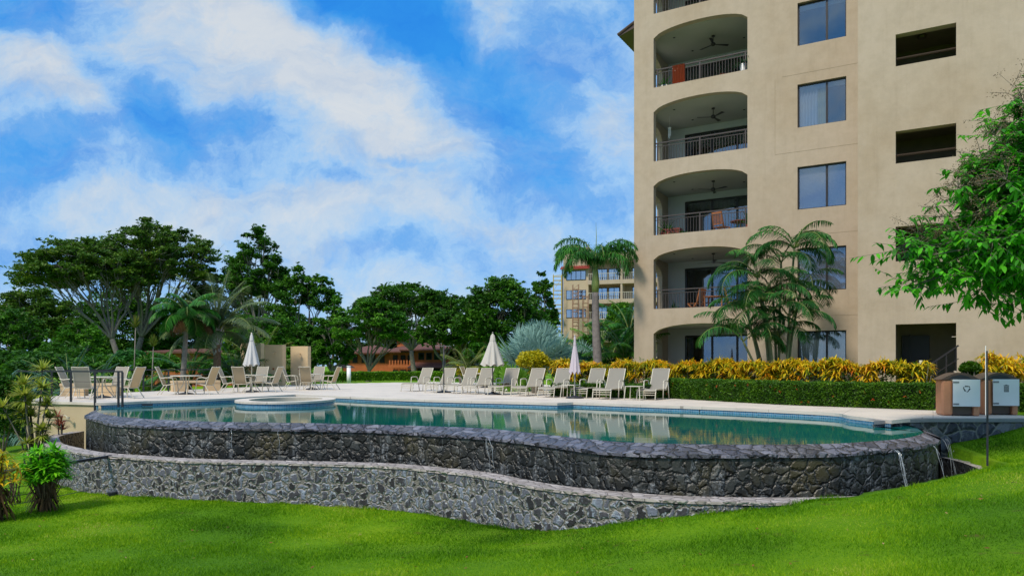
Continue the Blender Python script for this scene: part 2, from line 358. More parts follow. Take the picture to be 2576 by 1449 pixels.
M['lf_yel'] = leafmat('yellowing palm leaves', [(0, G(0.055, 0.11, 0.022)), (.5, G(0.154, 0.22, 0.033)), (1, G(0.374, 0.286, 0.055))], .35, .3, clump=.5)
M['lf_silver'] = leafmat('silver fan leaves', [(0, (0.13, 0.247, 0.208)), (.5, (0.26, 0.442, 0.39)), (1, (0.468, 0.676, 0.624))], .2, .3, clump=.5)
M['lf_lime'] = leafmat('lime fan leaves', [(0, G(.06, .17, .01)), (.5, G(.14, .34, .02)), (1, G(.26, .46, .04))], .4, .3)
M['lf_croton'] = leafmat('yellow croton leaves', [(0, G(.04, .12, .005)), (.22, G(.20, .28, .01)), (.38, G(.62, .52, .014)), (.62, G(.85, .58, .016)), (.82, G(.80, .34, .012)), (1, G(.58, .12, .01))], .35, .35, clump=.45, cscale=1.3)
M['lf_gold'] = leafmat('golden shrub leaves', [(0, G(.16, .22, .008)), (.35, G(.45, .42, .01)), (1, G(.78, .62, .015))], .35, .3, clump=.3)
M['lf_hedge'] = leafmat('clipped hedge leaves', [(0, G(.014, .05, .003)), (.5, G(.05, .15, .005)), (.85, G(.12, .26, .008)), (1, G(.24, .36, .012))], .3, .3, clump=.5, cscale=2.5)
M['lf_hedgefar'] = leafmat('far hedge leaves', [(0, G(.04, .12, .004)), (.5, G(.12, .30, .008)), (1, G(.24, .44, .015))], .3, .3, clump=.3)
M['lf_bright'] = leafmat('bright strap leaves', [(0, (0.0506, 0.253, 0.00759)), (.5, (0.1644, 0.5566, 0.01265)), (.85, (0.3542, 0.759, 0.01897)), (1, (0.7843, 0.7337, 0.0253))], .4, .35, clump=.4, cscale=1.5)
M['lf_drac'] = leafmat('olive strap leaves', [(0, (0.116, 0.174, 0.0174)), (.5, (0.319, 0.3915, 0.0435)), (1, (0.696, 0.667, 0.1305))], .35, .3, clump=.4, cscale=1.5)
M['lf_red'] = leafmat('red strap leaves', [(0, G(.25, .05, .03)), (1, G(.55, .16, .09))], .35, .3)
M['lf_rust'] = leafmat('dry strap leaves', [(0, G(.04, .025, .012)), (.6, G(.12, .07, .03)), (1, G(.28, .14, .05))], .2, .1)
M['lf_rust2'] = leafmat('fallen leaf litter', [(0, (.10, .05, .02)), (.5, (.28, .13, .04)), (1, (.50, .36, .20))], .2, .1)
M['lf_near'] = leafmat('broad glossy leaves', [(0, (0.021, 0.12, 0.0075)), (.45, (0.06, 0.345, 0.012)), (.8, (0.15, 0.66, 0.018)), (1, (0.39, 0.9, 0.03))], .45, .45, clump=.4, cscale=.9)
M['lf_ghost'] = leafmat('grey green palm leaves', [(0, (0.072, 0.132, 0.072)), (.5, (0.168, 0.24, 0.108)), (.8, (0.288, 0.324, 0.12)), (1, (0.432, 0.36, 0.12))], .35, .3, clump=.6, cscale=.35)
M['lf_seed'] = leafmat('dry flower panicles', [(0, G(.07, .05, .03)), (.6, G(.18, .13, .07)), (1, G(.30, .23, .14))], .1, .1)
M['petal'] = mat('orange petals', (.6, .10, .02), .6, .2, 8)
def lawnmat():
    m, nt, b = newmat('mown lawn'); L = nt.links
    tc = N(nt, 'ShaderNodeTexCoord')
    n1 = N(nt, 'ShaderNodeTexNoise', Scale=.45, Detail=5.0, Roughness=.65); L.new(tc.outputs['Object'], n1.inputs['Vector'])
    n2 = N(nt, 'ShaderNodeTexNoise', Scale=22.0, Detail=6.0, Roughness=.75); L.new(tc.outputs['Object'], n2.inputs['Vector'])
    n3 = N(nt, 'ShaderNodeTexNoise', Scale=2.6, Detail=6.0, Roughness=.7); L.new(tc.outputs['Object'], n3.inputs['Vector'])
    mx = N(nt, 'ShaderNodeMix'); mx.data_type = 'FLOAT'; mx.inputs[0].default_value = .5; L.new(n1.outputs['Fac'], mx.inputs[2]); L.new(n2.outputs['Fac'], mx.inputs[3])
    r = ramp(nt, [(.3, (.035, .12, .002)), (.46, (.10, .25, .003)), (.60, (.16, .32, .004)), (.72, (.30, .42, .012))], mx.outputs[0])
    r2 = ramp(nt, [(.60, (0, 0, 0)), (.72, (1, 1, 1))], n3.outputs['Fac'])
    q = N(nt, 'ShaderNodeMix'); q.data_type = 'RGBA'; L.new(r2.outputs['Color'], q.inputs[0]); L.new(r.outputs['Color'], q.inputs[6]); q.inputs[7].default_value = (.12, .10, .025, 1)
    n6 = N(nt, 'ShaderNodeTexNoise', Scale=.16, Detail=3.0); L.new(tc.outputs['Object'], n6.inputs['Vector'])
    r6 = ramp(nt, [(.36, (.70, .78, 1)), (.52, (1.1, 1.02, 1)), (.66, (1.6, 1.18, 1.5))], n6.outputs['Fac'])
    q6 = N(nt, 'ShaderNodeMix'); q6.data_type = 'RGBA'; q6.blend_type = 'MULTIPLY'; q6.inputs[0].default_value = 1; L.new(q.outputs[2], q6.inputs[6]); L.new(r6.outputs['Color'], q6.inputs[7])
    L.new(q6.outputs[2], b.inputs['Base Color']); b.inputs['Roughness'].default_value = .9; b.inputs['Specular IOR Level'].default_value = .15
    bp = N(nt, 'ShaderNodeBump', Strength=.9, Distance=.04); L.new(n2.outputs['Fac'], bp.inputs['Height']); L.new(bp.outputs['Normal'], b.inputs['Normal'])
    return m
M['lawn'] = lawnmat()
M['blade'] = leafmat('grass blades', [(0, G(.018, .075, .002)), (.3, G(.065, .20, .002)), (.56, G(.16, .36, .004)), (.82, G(.37, .54, .012)), (1, G(.60, .50, .16))], .4, .15, clump=.55, cscale=.45)
# ================================================================ measured outlines (plan view, metres)
ZW, ZC, ZB = -.15, -.25, -.82      # pool water, outer lip of the coping, rim of the catch basin
w_near = [(255,1026),(243,1036),(285.5,1046.5),(355.8,1053.5),(507,1061),(660,1063.5),(807,1065.8),(927,1068.8),(1080,1073),(1231.5,1079.5),(1376.4,1094.7),(1526,1110.3),(1646,1116.3),(1826,1119.3),(1976,1119.3),(2100.8,1117.2),(2173,1112.6),(2235.7,1108),(2282.6,1102.5),(2312,1095),(2324.9,1088)]
w_near = crom([P(a, b, ZW) for a, b in w_near], 8)
c_out = [(228,1038),(212,1048),(249,1058),(282.5,1066.5),(362,1071.1),(507,1075.7),(720,1079),(927,1082.6),(1107,1092.7),(1231.5,1101.1),(1376.4,1117.2),(1496.4,1133.7),(1631.3,1142.1),(1826,1144.2),(1976,1143.2),(2100.8,1141.2),(2173,1136),(2243.5,1129.8),(2310,1122.5),(2353,1115),(2367,1107)]
c_out = crom([P(a, b, ZC) for a, b in c_out], 8)
d_edge = [(2243,1056.6),(2138.8,1045.4),(2100.8,1038.5),(1976,1031.7),(1763,1022.7),(1586,1016.7),(1442,1011.3)]
d_edge1 = crom([P(a, b, 0) for a, b in d_edge], 6)
d_edge2 = crom([P(a, b, 0) for a, b in [(1402,1013.4),(1300,1010.5),(1118,1006.3),(950,1001),(850,996.5),(743.7,992)]], 4)
d_edge3 = crom([P(a, b, 0) for a, b in [(743.7,992),(650,997),(579.5,1001),(507,1004.2),(370,1008.4),(320,1011.0),(275,1012.5),(240,1013.2)]], 4)
deck_front = np.concatenate([d_edge1, d_edge2, d_edge3[1:]])      # right to left
b_in = [P(a, b, ZB) for a, b in [(211.6,1084),(154.7,1095.5),(149.7,1104),(160.7,1116),(208.6,1128),(268.6,1138),(362,1145),(507,1153.6),(720,1158),(927,1162.6),(1017,1167),(1120,1176),(1231.5,1188),(1376.4,1215.3),(1526,1232.7),(1676.3,1244.7),(1826,1249.2),(1976,1250.7),(2081,1249)]]
b_in += [(6.0,11.05),(7.3,11.75),(8.15,12.6),(8.65,13.6),(8.95,14.6),(9.05,15.5)]
b_in = crom(b_in, 8)
b_in = resample(b_in, 220)
b_out = offset(b_in, .34)
def rayhit(pl, px):
    a = (px - CX) / F; best = None
    for i in range(len(pl)-1):
        (x1, y1), (x2, y2) = pl[i], pl[i+1]; f1 = x1 - a*y1; f2 = x2 - a*y2
        if f1*f2 <= 0 and f1 != f2:
            t = f1/(f1-f2); y = y1+(y2-y1)*t
            if best is None or y < best: best = y
    return best
# ---------------------------------------------------------------- lawn heights
ctl = []
for px, py in [(202,1238),(261,1246),(400,1252),(507,1260),(687,1266),(800,1272),(927,1279.6),(1047,1291.6),(1140,1307),(1231.5,1323),(1300,1333),(1376,1337),(1496,1329),(1616,1309.6),(1766,1294.6),(1870,1283),(1976,1269),(2050,1255)]:
    Y = rayhit(b_out, px); x = (px-CX)/F*Y; ctl.append((x, Y, Z(py, Y)))
ctl += [(4.9, 10.35, -.80), (5.9, 10.6, -.65), (6.6, 10.9, -.54), (7.6, 11.4, -.48), (8.6, 12.3, -.55), (9.3, 13.6, -.66), (9.4, 15.0, -.62), (10.2, 15.3, -.42), (11.0, 15.3, -.12), (12.5, 15.2, .08), (14, 13, .15),
        (0, 0, -.62), (4, 2, -.35), (8, 5, -.1), (9, 9, -.30), (12, 9, .0), (-4, 4, -1.05), (0, 7, -1.1), (4, 7, -.78), (-6, 9, -1.45), (-11, 11, -1.66), (-9, 15, -1.66), (-13, 18, -1.72), (-13.6, 20.5, -1.72), (-16, 22.5, -1.78), (-20, 20, -1.9),
        (-19, 28, -1.8), (-22, 34, -1.6), (-16.5, 34, -.8), (-15.2, 38, -.2), (-14, 44, -.05), (-10, 50, -.03), (-3, 53, -.02), (2, 45, -.02), (5, 33, -.02), (9, 25, -.02), (12.5, 20, .0), (13.5, 17, .05), (20, 20, .1), (0, 62, -.1), (-14, 62, -.3), (-30, 60, -1.2), (15, 60, -.1), (40, 60, -.2), (0, 120, -.9), (-60, 100, -1.5), (60, 120, -1)]
ctl = np.array(ctl)
def _phi(r): return r
_D = np.linalg.norm(ctl[:, None, :2]-ctl[None, :, :2], axis=2)
_A = np.block([[_phi(_D), np.ones((len(ctl), 1))], [np.ones((1, len(ctl))), np.zeros((1, 1))]])
_w = np.linalg.solve(_A + np.diag(np.r_[np.full(len(ctl), -.02), 0]), np.r_[ctl[:, 2], 0])
def height(X, Y):
    X = np.atleast_1d(np.asarray(X, float)); Y = np.atleast_1d(np.asarray(Y, float)); out = np.full(X.shape, _w[-1])
    for i in range(len(ctl)): out += _w[i]*np.hypot(X-ctl[i, 0], Y-ctl[i, 1])
    k = np.clip((np.hypot(X, Y-40)-90)/120, 0, 1)
    return out*(1-k) + k*(-1.6)
def hz(x, y): return float(height([x], [y])[0])
deck_back = [(-12.42, 21.95), (-15.35, 23.1), (-16.6, 26.2), (-16.6, 28.5), (-15.6, 31.6), (-14.3, 35.7), (-13.4, 41.2), (-11.1, 45.6), (-7.6, 48.8), (-3, 49.6), (0.4, 49), (2.2, 42), (2.0, 33), (1.9, 28.6), (3.6, 26.4), (5.35, 24.9), (7.8, 21.2), (10.45, 18.3), (11.3, 17.0), (11.3, 15.62), (8.76, 15.72)]
deck_poly = np.concatenate([deck_front, np.array(deck_back)])
mask_poly = np.concatenate([offset(b_in, .12), [(9.3, 15.75), (11.0, 15.8), (11.1, 16.9), (10.2, 18.1), (5.1, 24.7), (1.7, 28.3), (1.8, 33), (1.9, 42), (0, 48.6), (-7.5, 48.4), (-11, 45), (-13.1, 41), (-14, 35.6), (-15.3, 31.5), (-16.2, 28.5), (-16.2, 26.2), (-15.0, 23.4), (-12.7, 22.3)]])
gx = np.unique(np.r_[-3000, -1500, -700, -300, np.arange(-150, -24, 8), np.arange(-24, -16, .8), np.arange(-16, 13, .14), np.arange(13, 24, .8), np.arange(24, 150, 8), 300, 700, 1500, 3000])
gy = np.unique(np.r_[-60, -20, -5, np.arange(0, 5, .5), np.arange(5, 27, .14), np.arange(27, 56, .6), np.arange(56, 160, 6), 220, 400, 900, 2000, 4000])
GX, GY = np.meshgrid(gx, gy); GZ = height(GX.ravel(), GY.ravel()).reshape(GX.shape)
GZ += .02*np.sin(GX*1.7+np.sin(GY*1.1)*2)*np.sin(GY*1.3)*(GY < 20)
GZ[inside(mask_poly, GX, GY)] = -2.7
nx, ny = len(gx), len(gy); ii = (np.arange(ny-1)[:, None]*nx + np.arange(nx-1)[None]).ravel()
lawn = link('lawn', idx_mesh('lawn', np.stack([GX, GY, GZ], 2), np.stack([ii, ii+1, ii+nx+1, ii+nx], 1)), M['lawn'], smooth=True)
tag(lawn, 'bright green mown lawn sloping down to the stone walls', 'lawn', kind='structure')
# blades
nb = 480000
yy = 4.6 + 11.8*rng.random(nb)**.85; aa = rng.uniform(-.72, .72, nb); xx = aa*yy
hh = height(xx, yy)
ok = ~inside(np.concatenate([offset(b_in, .33), mask_poly[len(b_in):]]), xx, yy) & ((hh - EYE)/yy > -.31*1.02)
xx, yy, hh = xx[ok], yy[ok], hh[ok]; n = len(xx)
hh = hh + .02*np.sin(xx*1.7+np.sin(yy*1.1)*2)*np.sin(yy*1.3)
ln = rng.uniform(.014, .044, n)*(1+.5*np.sin(xx*2.1+yy)*np.sin(yy*2.7-xx)); wd = rng.uniform(.0022, .0048, n)*(yy/7); th = rng.uniform(0, 6.28, n); le = rng.uniform(.2, 1.0, n); td = rng.uniform(0, 6.28, n)
bx = np.stack([np.cos(th)*wd, np.sin(th)*wd, 0*wd], 1); p0 = np.stack([xx, yy, hh-.006], 1)
tip = p0 + np.stack([np.cos(td)*ln*le, np.sin(td)*ln*le, ln], 1)
e_i = rng.integers(0, len(b_out)-1, 16000); f_ = rng.random(16000)[:, None]; ep = b_out[e_i]*(1-f_)+b_out[e_i+1]*f_; nr_ = ep-(b_in[e_i]*(1-f_)+b_in[e_i+1]*f_); nr_ /= np.linalg.norm(nr_, axis=1)[:, None]; ep = ep+nr_*(rng.random(16000)**2*.10)[:, None]
eh = height(ep[:, 0], ep[:, 1]); el_ = rng.uniform(.03, .11, 16000)*(.6+.5*np.sin(ep[:, 0]*3)*np.sin(ep[:, 0]*7.3)); a_ = rng.uniform(0, 6.28, 16000); q0 = np.c_[ep, eh-.01]; qb = np.stack([np.cos(a_), np.sin(a_), 0*a_], 1)*.005; qt = q0+np.stack([rng.normal(0, .3, 16000)*el_, rng.normal(0, .3, 16000)*el_, el_], 1)
p0 = np.concatenate([p0, q0]); bx = np.concatenate([bx, qb]); tip = np.concatenate([tip, qt])
g = link('grass', fast_mesh('grass', np.stack([p0-bx, p0+bx, tip], 1), 3), M['blade'])
tag(g, 'short bright green grass blades covering the near lawn', 'grass', kind='stuff')
nl_ = 150; yy = rng.uniform(5.2, 13, nl_); xx = rng.uniform(-.70, .70, nl_)*yy; ok = ~inside(np.concatenate([offset(b_in, .40), mask_poly[len(b_in):]]), xx, yy); xx, yy = xx[ok], yy[ok]; zz = height(xx, yy)+.03; k = len(xx)
th = rng.uniform(0, 6.28, k); sz = rng.uniform(.012, .035, k); cen = np.stack([xx, yy, zz], 1); u1 = np.stack([np.cos(th), np.sin(th), rng.uniform(-.3, .5, k)], 1)*sz[:, None]; v1_ = np.stack([-np.sin(th), np.cos(th), rng.uniform(-.2, .5, k)], 1)*sz[:, None]*.5
tag(link('fallen_leaves', fast_mesh('fallen_leaves', np.stack([cen-u1, cen-v1_, cen+u1, cen+v1_], 1), 4), M['lf_rust2']), 'small dry brown and orange leaves scattered on the lawn', 'leaves', kind='stuff')
# ---------------------------------------------------------------- ribbons with UVs in metres
def ribbon(name, A, B, za, zb, mat_, parent=None, flip=False, rows=1, v0=None, v1=None, smooth=True):
    """surface between plan line A at heights za and plan line B at heights zb"""
    A = np.asarray(A); B = np.asarray(B); n = len(A)
    za = np.broadcast_to(za, n); zb = np.broadcast_to(zb, n)
    s = np.r_[0, np.cumsum(np.linalg.norm(np.diff(A, axis=0), axis=1))]
    V = []; UV = []
    for r in range(rows+1):
        t = r/rows; V.append(np.c_[A*(1-t)+B*t, za*(1-t)+zb*t])
    wid = np.sqrt(((A-B)**2).sum(1) + (za-zb)**2)
    V = np.array(V)
    me = bpy.data.meshes.new(name); Q = []
    for r in range(rows):
        for i in range(n-1):
            a = r*n+i; q = (a, a+1, a+n+1, a+n); Q.append(q if not flip else q[::-1])
    me.from_pydata([tuple(map(float, p)) for p in V.reshape(-1, 3)], [], Q)
    ul = me.uv_layers.new(name='UVMap')
    for lp in me.loops:
        r, i = divmod(lp.vertex_index, n); ul.data[lp.index].uv = (s[i], (r/rows)*wid[i] if v0 is None else v0+(v1-v0)*r/rows)
    return link(name, me, mat_, parent, smooth)
# deck
me = bpy.data.meshes.new('pool_deck'); n = len(deck_poly)
me.from_pydata([(x, y, 0) for x, y in deck_poly] + [(x, y, -.075) for x, y in deck_poly], [],
               [tuple(range(n))[::-1]] + [(i, (i+1) % n, n+(i+1) % n, n+i) for i in range(n)])
deck = link('pool_deck', me, M['deck']); tag(deck, 'cream concrete pool terrace deck', 'deck', kind='structure')
# water
wp = np.concatenate([w_near, [P(2307.6, 1076.7, ZW), P(2273, 1068.5, ZW), (7.45, 15.05)], offset(deck_front, .08)])
wp[len(w_near)+3:] = deck_front + 0.0
me = bpy.data.meshes.new('pool_water'); me.from_pydata([(x, y, ZW) for x, y in wp], [], [tuple(range(len(wp)))]); 
water = link('pool_water', me, M['water']); tag(water, 'teal green pool water filled to the infinity edge', 'water', kind='structure')
if me.polygons[0].normal.z < 0: me.flip_normals()
# infinity pool walls
pool = thing('swimming_pool', 'curved infinity pool with dark wet stone wall and slate coping', 'swimming pool', (0, 0, 0))
Nn = 200
A = resample(w_near, Nn); B = resample(c_out, Nn)
# match samples by bearing so the coping runs square to the edge
Bd = []
for i in range(Nn):
    t = A[min(i+1, Nn-1)]-A[max(i-1, 0)]; t = t/np.linalg.norm(t); nrm = np.array([t[1], -t[0]])
    if nrm[1] > 0 and 5 < i < Nn-12: nrm = -nrm
    d = B - A[i]; along = np.abs(d @ t) + (np.abs(i-np.arange(Nn)) > 25)*50; Bd.append(np.argmin(along))
Bd = np.maximum.accumulate(np.array(Bd)); Bd[0] = 0; Bd[-1] = Nn-1; Bd = Bd.astype(float)
for _ in range(3): Bd[1:-1] = np.convolve(np.pad(Bd, 3, 'edge'), np.ones(7)/7, 'valid')[1:-1]
Bd = Bd*.97+.03*np.arange(Nn); Bd = np.stack([np.interp(Bd, np.arange(Nn), B[:, k]) for k in (0, 1)], 1)
rag = .012*np.sin(np.arange(Nn)*2.1)+.012*np.sin(np.arange(Nn)*.9+1)
ribbon('coping', A, Bd, ZW+.012, ZC+rag, M['coping'], pool, flip=True, rows=3)
ribbon('coping_edge', Bd, Bd, ZC+rag, ZC-.05, M['coping'], pool, flip=True, v0=.5, v1=.56)
Wl = offset(Bd, -.035); Wl = np.array([Wl[max(0, i-1):i+2].mean(0) for i in range(Nn)])
ribbon('stone_wall', Wl, Wl, ZC-.045, -2.2, M['wallwet'], pool, flip=True, rows=1)
rt = np.array([P(2324.9, 1088, ZW), P(2320, 1082, ZW), P(2307.6, 1076.7, ZW), P(2273, 1068, ZW), P(2243, 1066.6, ZW)])
rt2 = np.array([P(2367, 1107, ZC), P(2352, 1099, ZC), P(2330, 1088, ZC+.05), P(2285, 1069.5, ZC+.08), (7.5, 15.25)])
ribbon('spill_lip', crom(rt, 5), crom(rt2, 5), ZW+.012, ZC+.04, M['coping'], pool, flip=True)
ribbon('wall_return', crom(rt2, 5), crom(rt2, 5), ZC+.04, -2.2, M['wallwet'], pool, flip=True)
tl = offset(deck_front, .05)
ribbon('tile_band', deck_front*1.0, deck_front*1.0, -.07, -.42, M['tile'], pool, flip=False, v0=0, v1=.35, smooth=False).location = (0, .03, 0)
# skimmer mouths in the tile band
for (a, b, w) in [(1775, 1027, .36), (372, 1014, .30)]:
    x, y = P(a, b-4.5, 0); m = MB(); m.box(-w/2, w/2, -.015, .03, -.135, -.075); o = m.build('skimmer_mouth', M['black'], pool); o.location = (x, y-.035, 0); o.rotation_euler = (0, 0, -.32 if a > 1000 else .25)
# catch basin
basin = thing('catch_basin', 'low curved rubble wall of the overflow basin below the pool', 'stone wall')
bi, bo = b_in, b_out
rag = .006*np.sin(np.arange(len(bi))*2.3)
ribbon('coping', bi, offset(b_in, .36), ZB, ZB+rag-.01, M['copebasin'], basin, flip=True, rows=2)
ribbon('coping_edge', offset(b_in, .36), offset(b_in, .36), ZB+rag-.01, ZB-.05, M['copebasin'], basin, flip=True, v0=.4, v1=.45)
ribbon('stone_wall', bo, bo, ZB-.045, -2.6, M['wallrubble'], basin, flip=True)
ribbon('inner_face', bi, bi, ZB, -2.4, M['wallwet'], basin)
bw = np.concatenate([b_in, [(8.0, 15.9), (-11, 22.5)]])
me = bpy.data.meshes.new('basin_water'); me.from_pydata([(x, y, -1.45) for x, y in bw], [], [tuple(range(len(bw)))])
if me.polygons[0].normal.z < 0: me.flip_normals()
tag(link('basin_water', me, M['water2']), 'dark water lying in the overflow basin', 'water', kind='structure')
# spilling water streams
def stream_mat():
    m, nt, b = newmat('falling water'); L = nt.links
    b.inputs['Base Color'].default_value = (.5, .56, .6, 1); b.inputs['Roughness'].default_value = .08
    tr = N(nt, 'ShaderNodeBsdfTransparent'); ms = N(nt, 'ShaderNodeMixShader'); ms.inputs[0].default_value = .42
    L.new(tr.outputs[0], ms.inputs[1]); L.new(b.outputs[0], ms.inputs[2]); L.new(ms.outputs[0], nt.nodes['Material Output'].inputs['Surface']); return m
M['stream'] = stream_mat()
m = MB()
for (px, py, k, w, fall) in [(2252, 1130, 5, .016, .95), (2342, 1119, 2, .02, .8), (2374, 1102, 3, .03, 1.1), (1228, 1102, 2, .05, .55), (700, 1081, 1, .03, .5), (585, 1078, 1, .04, .5)]:
    x0, y0 = P(px, py, ZC); 
    for j in range(k):
        dx = rng.normal(0, w); ph = rng.random()*6; r0 = rng.uniform(.0025, .0055)
        T = np.linspace(0, 1, 9)
        pts = [(x0+dx+.10*t+.012*math.sin(9*t+ph), y0-.03-.22*t**.6, ZC-.01-fall*t**1.5) for t in T]
        m.tube(pts, [r0*(1-.5*t)+.002*math.sin(20*t+ph) for t in T], 5)
    for j in range(k*9):
        t = rng.uniform(.25, 1); s = rng.uniform(.002, .0055)
        c = np.array([x0+.1*t+rng.normal(0, w*1.6), y0-.03-.22*t**.6+rng.normal(0, .02), ZC-fall*t**1.5])
        m.add([c+(s,0,0), c-(s,0,0), c+(0,s,0), c-(0,s,0), c+(0,0,2*s), c-(0,0,2*s)], [(0,2,4),(2,1,4),(1,3,4),(3,0,4),(2,0,5),(1,2,5),(3,1,5),(0,3,5)])
tag(m.build('spilling_water', M['stream'], smooth=True), 'thin streams of water spilling over the dark pool wall', 'water', kind='stuff')
# hot tub: a raised ring in the pool
hx, hy = XY(721, 23.9); tub = thing('hot_tub', 'oval hot tub with white rim and blue mosaic side in the pool', 'hot tub', (hx, hy, 0), R(4))
def oval(rx, ry, n=64): a = np.linspace(0, 2*np.pi, n+1); return np.stack([rx*np.cos(a), ry*np.sin(a)], 1)
ribbon('coping', oval(1.12, 1.55), oval(1.54, 2.02), .018, .018, M['white_stone'] if 'white_stone' in M else M['deck'], tub, flip=True)
ribbon('coping_edge', oval(1.54, 2.02), oval(1.54, 2.02), .018, -.045, M['deck'], tub, flip=True)
ribbon('tile_band', oval(1.50, 1.98), oval(1.50, 1.98), -.045, -.4, M['tile'], tub, flip=True, v0=0, v1=.35)
ribbon('inner_face', oval(1.12, 1.55), oval(1.12, 1.55), .018, -.4, M['concrete'], tub)
me = bpy.data.meshes.new('water'); o_ = oval(1.13, 1.56)[:-1]; me.from_pydata([(x, y, -.10) for x, y in o_], [], [tuple(range(64))]); link('water', me, M['water'], tub)
# beige retaining wall at the left end, stone wall at the right end
rw = thing('retaining_wall', 'plain beige rendered wall holding up the left end of the deck', 'wall')
pl = resample(np.array([(-16.55, 28.3), (-16.55, 26.2), (-15.3, 23.14), (-12.38, 21.99), (-11.9, 21.3)]), 40)
ribbon('wall', pl, pl, -.07, -2.6, M['wallbeige'], rw, flip=True, smooth=False)
m = MB(); a = P(120, 1041, 0); m.tube([(-14.5, 22.7, -.42), (-13.55, 22.32, -.41), (-13.42, 22.2, -.46), (-13.40, 22.25, -.50)], .014, 8); m.lathe([(.0, -.5), (.05, -.5), (.05, -.44), (0, -.44)], 12, (-13.4, 22.2)); m.build('water_pipe', M['frame'], rw)
sw = thing('stone_retaining_wall', 'dark blue grey stone wall under the two bins', 'stone wall')
pl = resample(np.array([(7.35, 14.98), (8.0, 15.30), (8.7, 15.60), (9.4, 15.62), (12.2, 15.60)]), 30)
ribbon('wall', pl, pl, -.09, -1.9, M['walldeck'], sw, flip=True)
ribbon('coping', pl+np.array([0, .3]), pl-np.array([0, .05]), -.012, -.02, M['grey'], sw, flip=True)
ribbon('coping_edge', pl-np.array([0, .05]), pl-np.array([0, .05]), -.02, -.09, M['grey'], sw, flip=True)
# ================================================================ apartment building
AX, AY, AR = 5.20, 31.33, R(-30.13)
CA, SA = math.cos(AR), math.sin(AR)
def BW(u, v): return (AX + u*CA - v*SA, AY + u*SA + v*CA)
bd = thing('apartment_building', 'tall beige stucco apartment block with arched balconies', 'building', (AX, AY, 0), AR)
FL = [.38, 3.48, 6.57, 9.67, 12.76, 15.86]           # sill heights of the balconies
U0, U1, W0, W1, UE = .863, 4.71, 6.57, 8.27, 8.91
TOP = 19.6
def arch(f, n=18, drop=0):
    a = []; zs, rise = f+2.06, .44
    for i in range(n+1):
        t = i/n; x = (t-.5)*2
        a.append((U0+(U1-U0)*t, zs+rise*math.sqrt(max(0, 1-(abs(x)**2.1)*.985))-rise*math.sqrt(.015)))
    return a
m = MB(); T = .32
m.box(0, U0, 0, T, -1, TOP); m.box(U1, W0, 0, T, -1, TOP); m.box(W1, UE, 0, T, -1, TOP)
m.box(U0, U1, 0, T, -1, FL[0])
for i, f in enumerate(FL):
    top = FL[i+1] if i+1 < len(FL) else TOP
    a = arch(f); m.prism([(U0, top)] + a + [(U1, top)], 'y', 0, T)
WB = [.46+.30, 3.93, 7.04, 10.16, 13.27, 16.36]; WT = [2.42, 5.55, 8.66, 11.80, 14.90, 18.0]
WB[0] = .75
prev = -1
for b_, t_ in zip(WB, WT):
    m.box(W0, W1, 0, T, prev, b_); prev = t_
m.box(W0, W1, 0, T, prev, TOP)
# left side wall with arched side openings into each balcony
def side_arch(f):
    zs, r = f+1.72, .42; y0, y1 = .95, 2.95
    return [(y0+(y1-y0)*i/12, zs+r*math.sqrt(max(0, 1-(2*i/12-1)**2))) for i in range(13)]
m.box(0, .25, T, .95, -1, TOP); m.box(0, .25, 2.95, 13, -1, TOP)
m.box(0, .25, .95, 2.95, -1, FL[0]-.1)
for i, f in enumerate(FL):
    top = FL[i+1]-.1 if i+1 < len(FL) else TOP
    m.prism([(.95, top)] + side_arch(f) + [(2.95, top)], 'x', 0, .25)
# right hand block stands forward
V = -2.9; R0, R1 = 10.02, 11.70
RB = [(-1, 2.44), (4.47, 5.59), (7.63, 8.67), (10.77, 11.80), (13.9, 14.9)]
m.box(UE, R0, V, V+T, -1, TOP); m.box(R1, 20, V, V+T, -1, TOP)
prev = 2.44
for b_, t_ in RB[1:]:
    m.box(R0, R1, V, V+T, prev, b_); prev = t_
m.box(R0, R1, V, V+T, prev, TOP)
m.box(UE, UE+.3, V+T, T, -1, TOP)
m.box(19.7, 20, V+T, 13, -1, TOP); m.box(.25, 19.7, 12.7, 13, -1, TOP)
wall = m.build('wall', M['stucco'], bd)
m = MB(); m.box(.02, 19.98, .02, 12.98, TOP+.003, TOP+.25); m.box(UE+.02, 19.98, V+.02, .017, TOP+.003, TOP+.25); m.build('roof', M['concrete'], bd)
# floor joint grooves in the render
M['rust2'] = mat('dull brown pipe', (.05, .035, .025), .85, .1, 5, spec=.1)
M['joint'] = mat('dark render joint', (.33, .26, .17), .9)  # joint lines in a darker tone than the stucco
for z, u0, u1 in [(9.25, 5.75, UE-.02), (6.05, 5.9, UE-.02), (2.98, 6.9, UE-.02), (12.2, 6.0, UE-.02)]: m = MB(); m.bar((u0, -.0015, z), (u1, -.0015, z), .006, .010); m.build('render_joint', M['joint'], bd)
m = MB()
m.bar((5.75, -.0015, 9.25), (5.75, -.0015, 12.15), .012, .006, (0, 1, 0)); m.build('render_joint', M['joint'], bd)
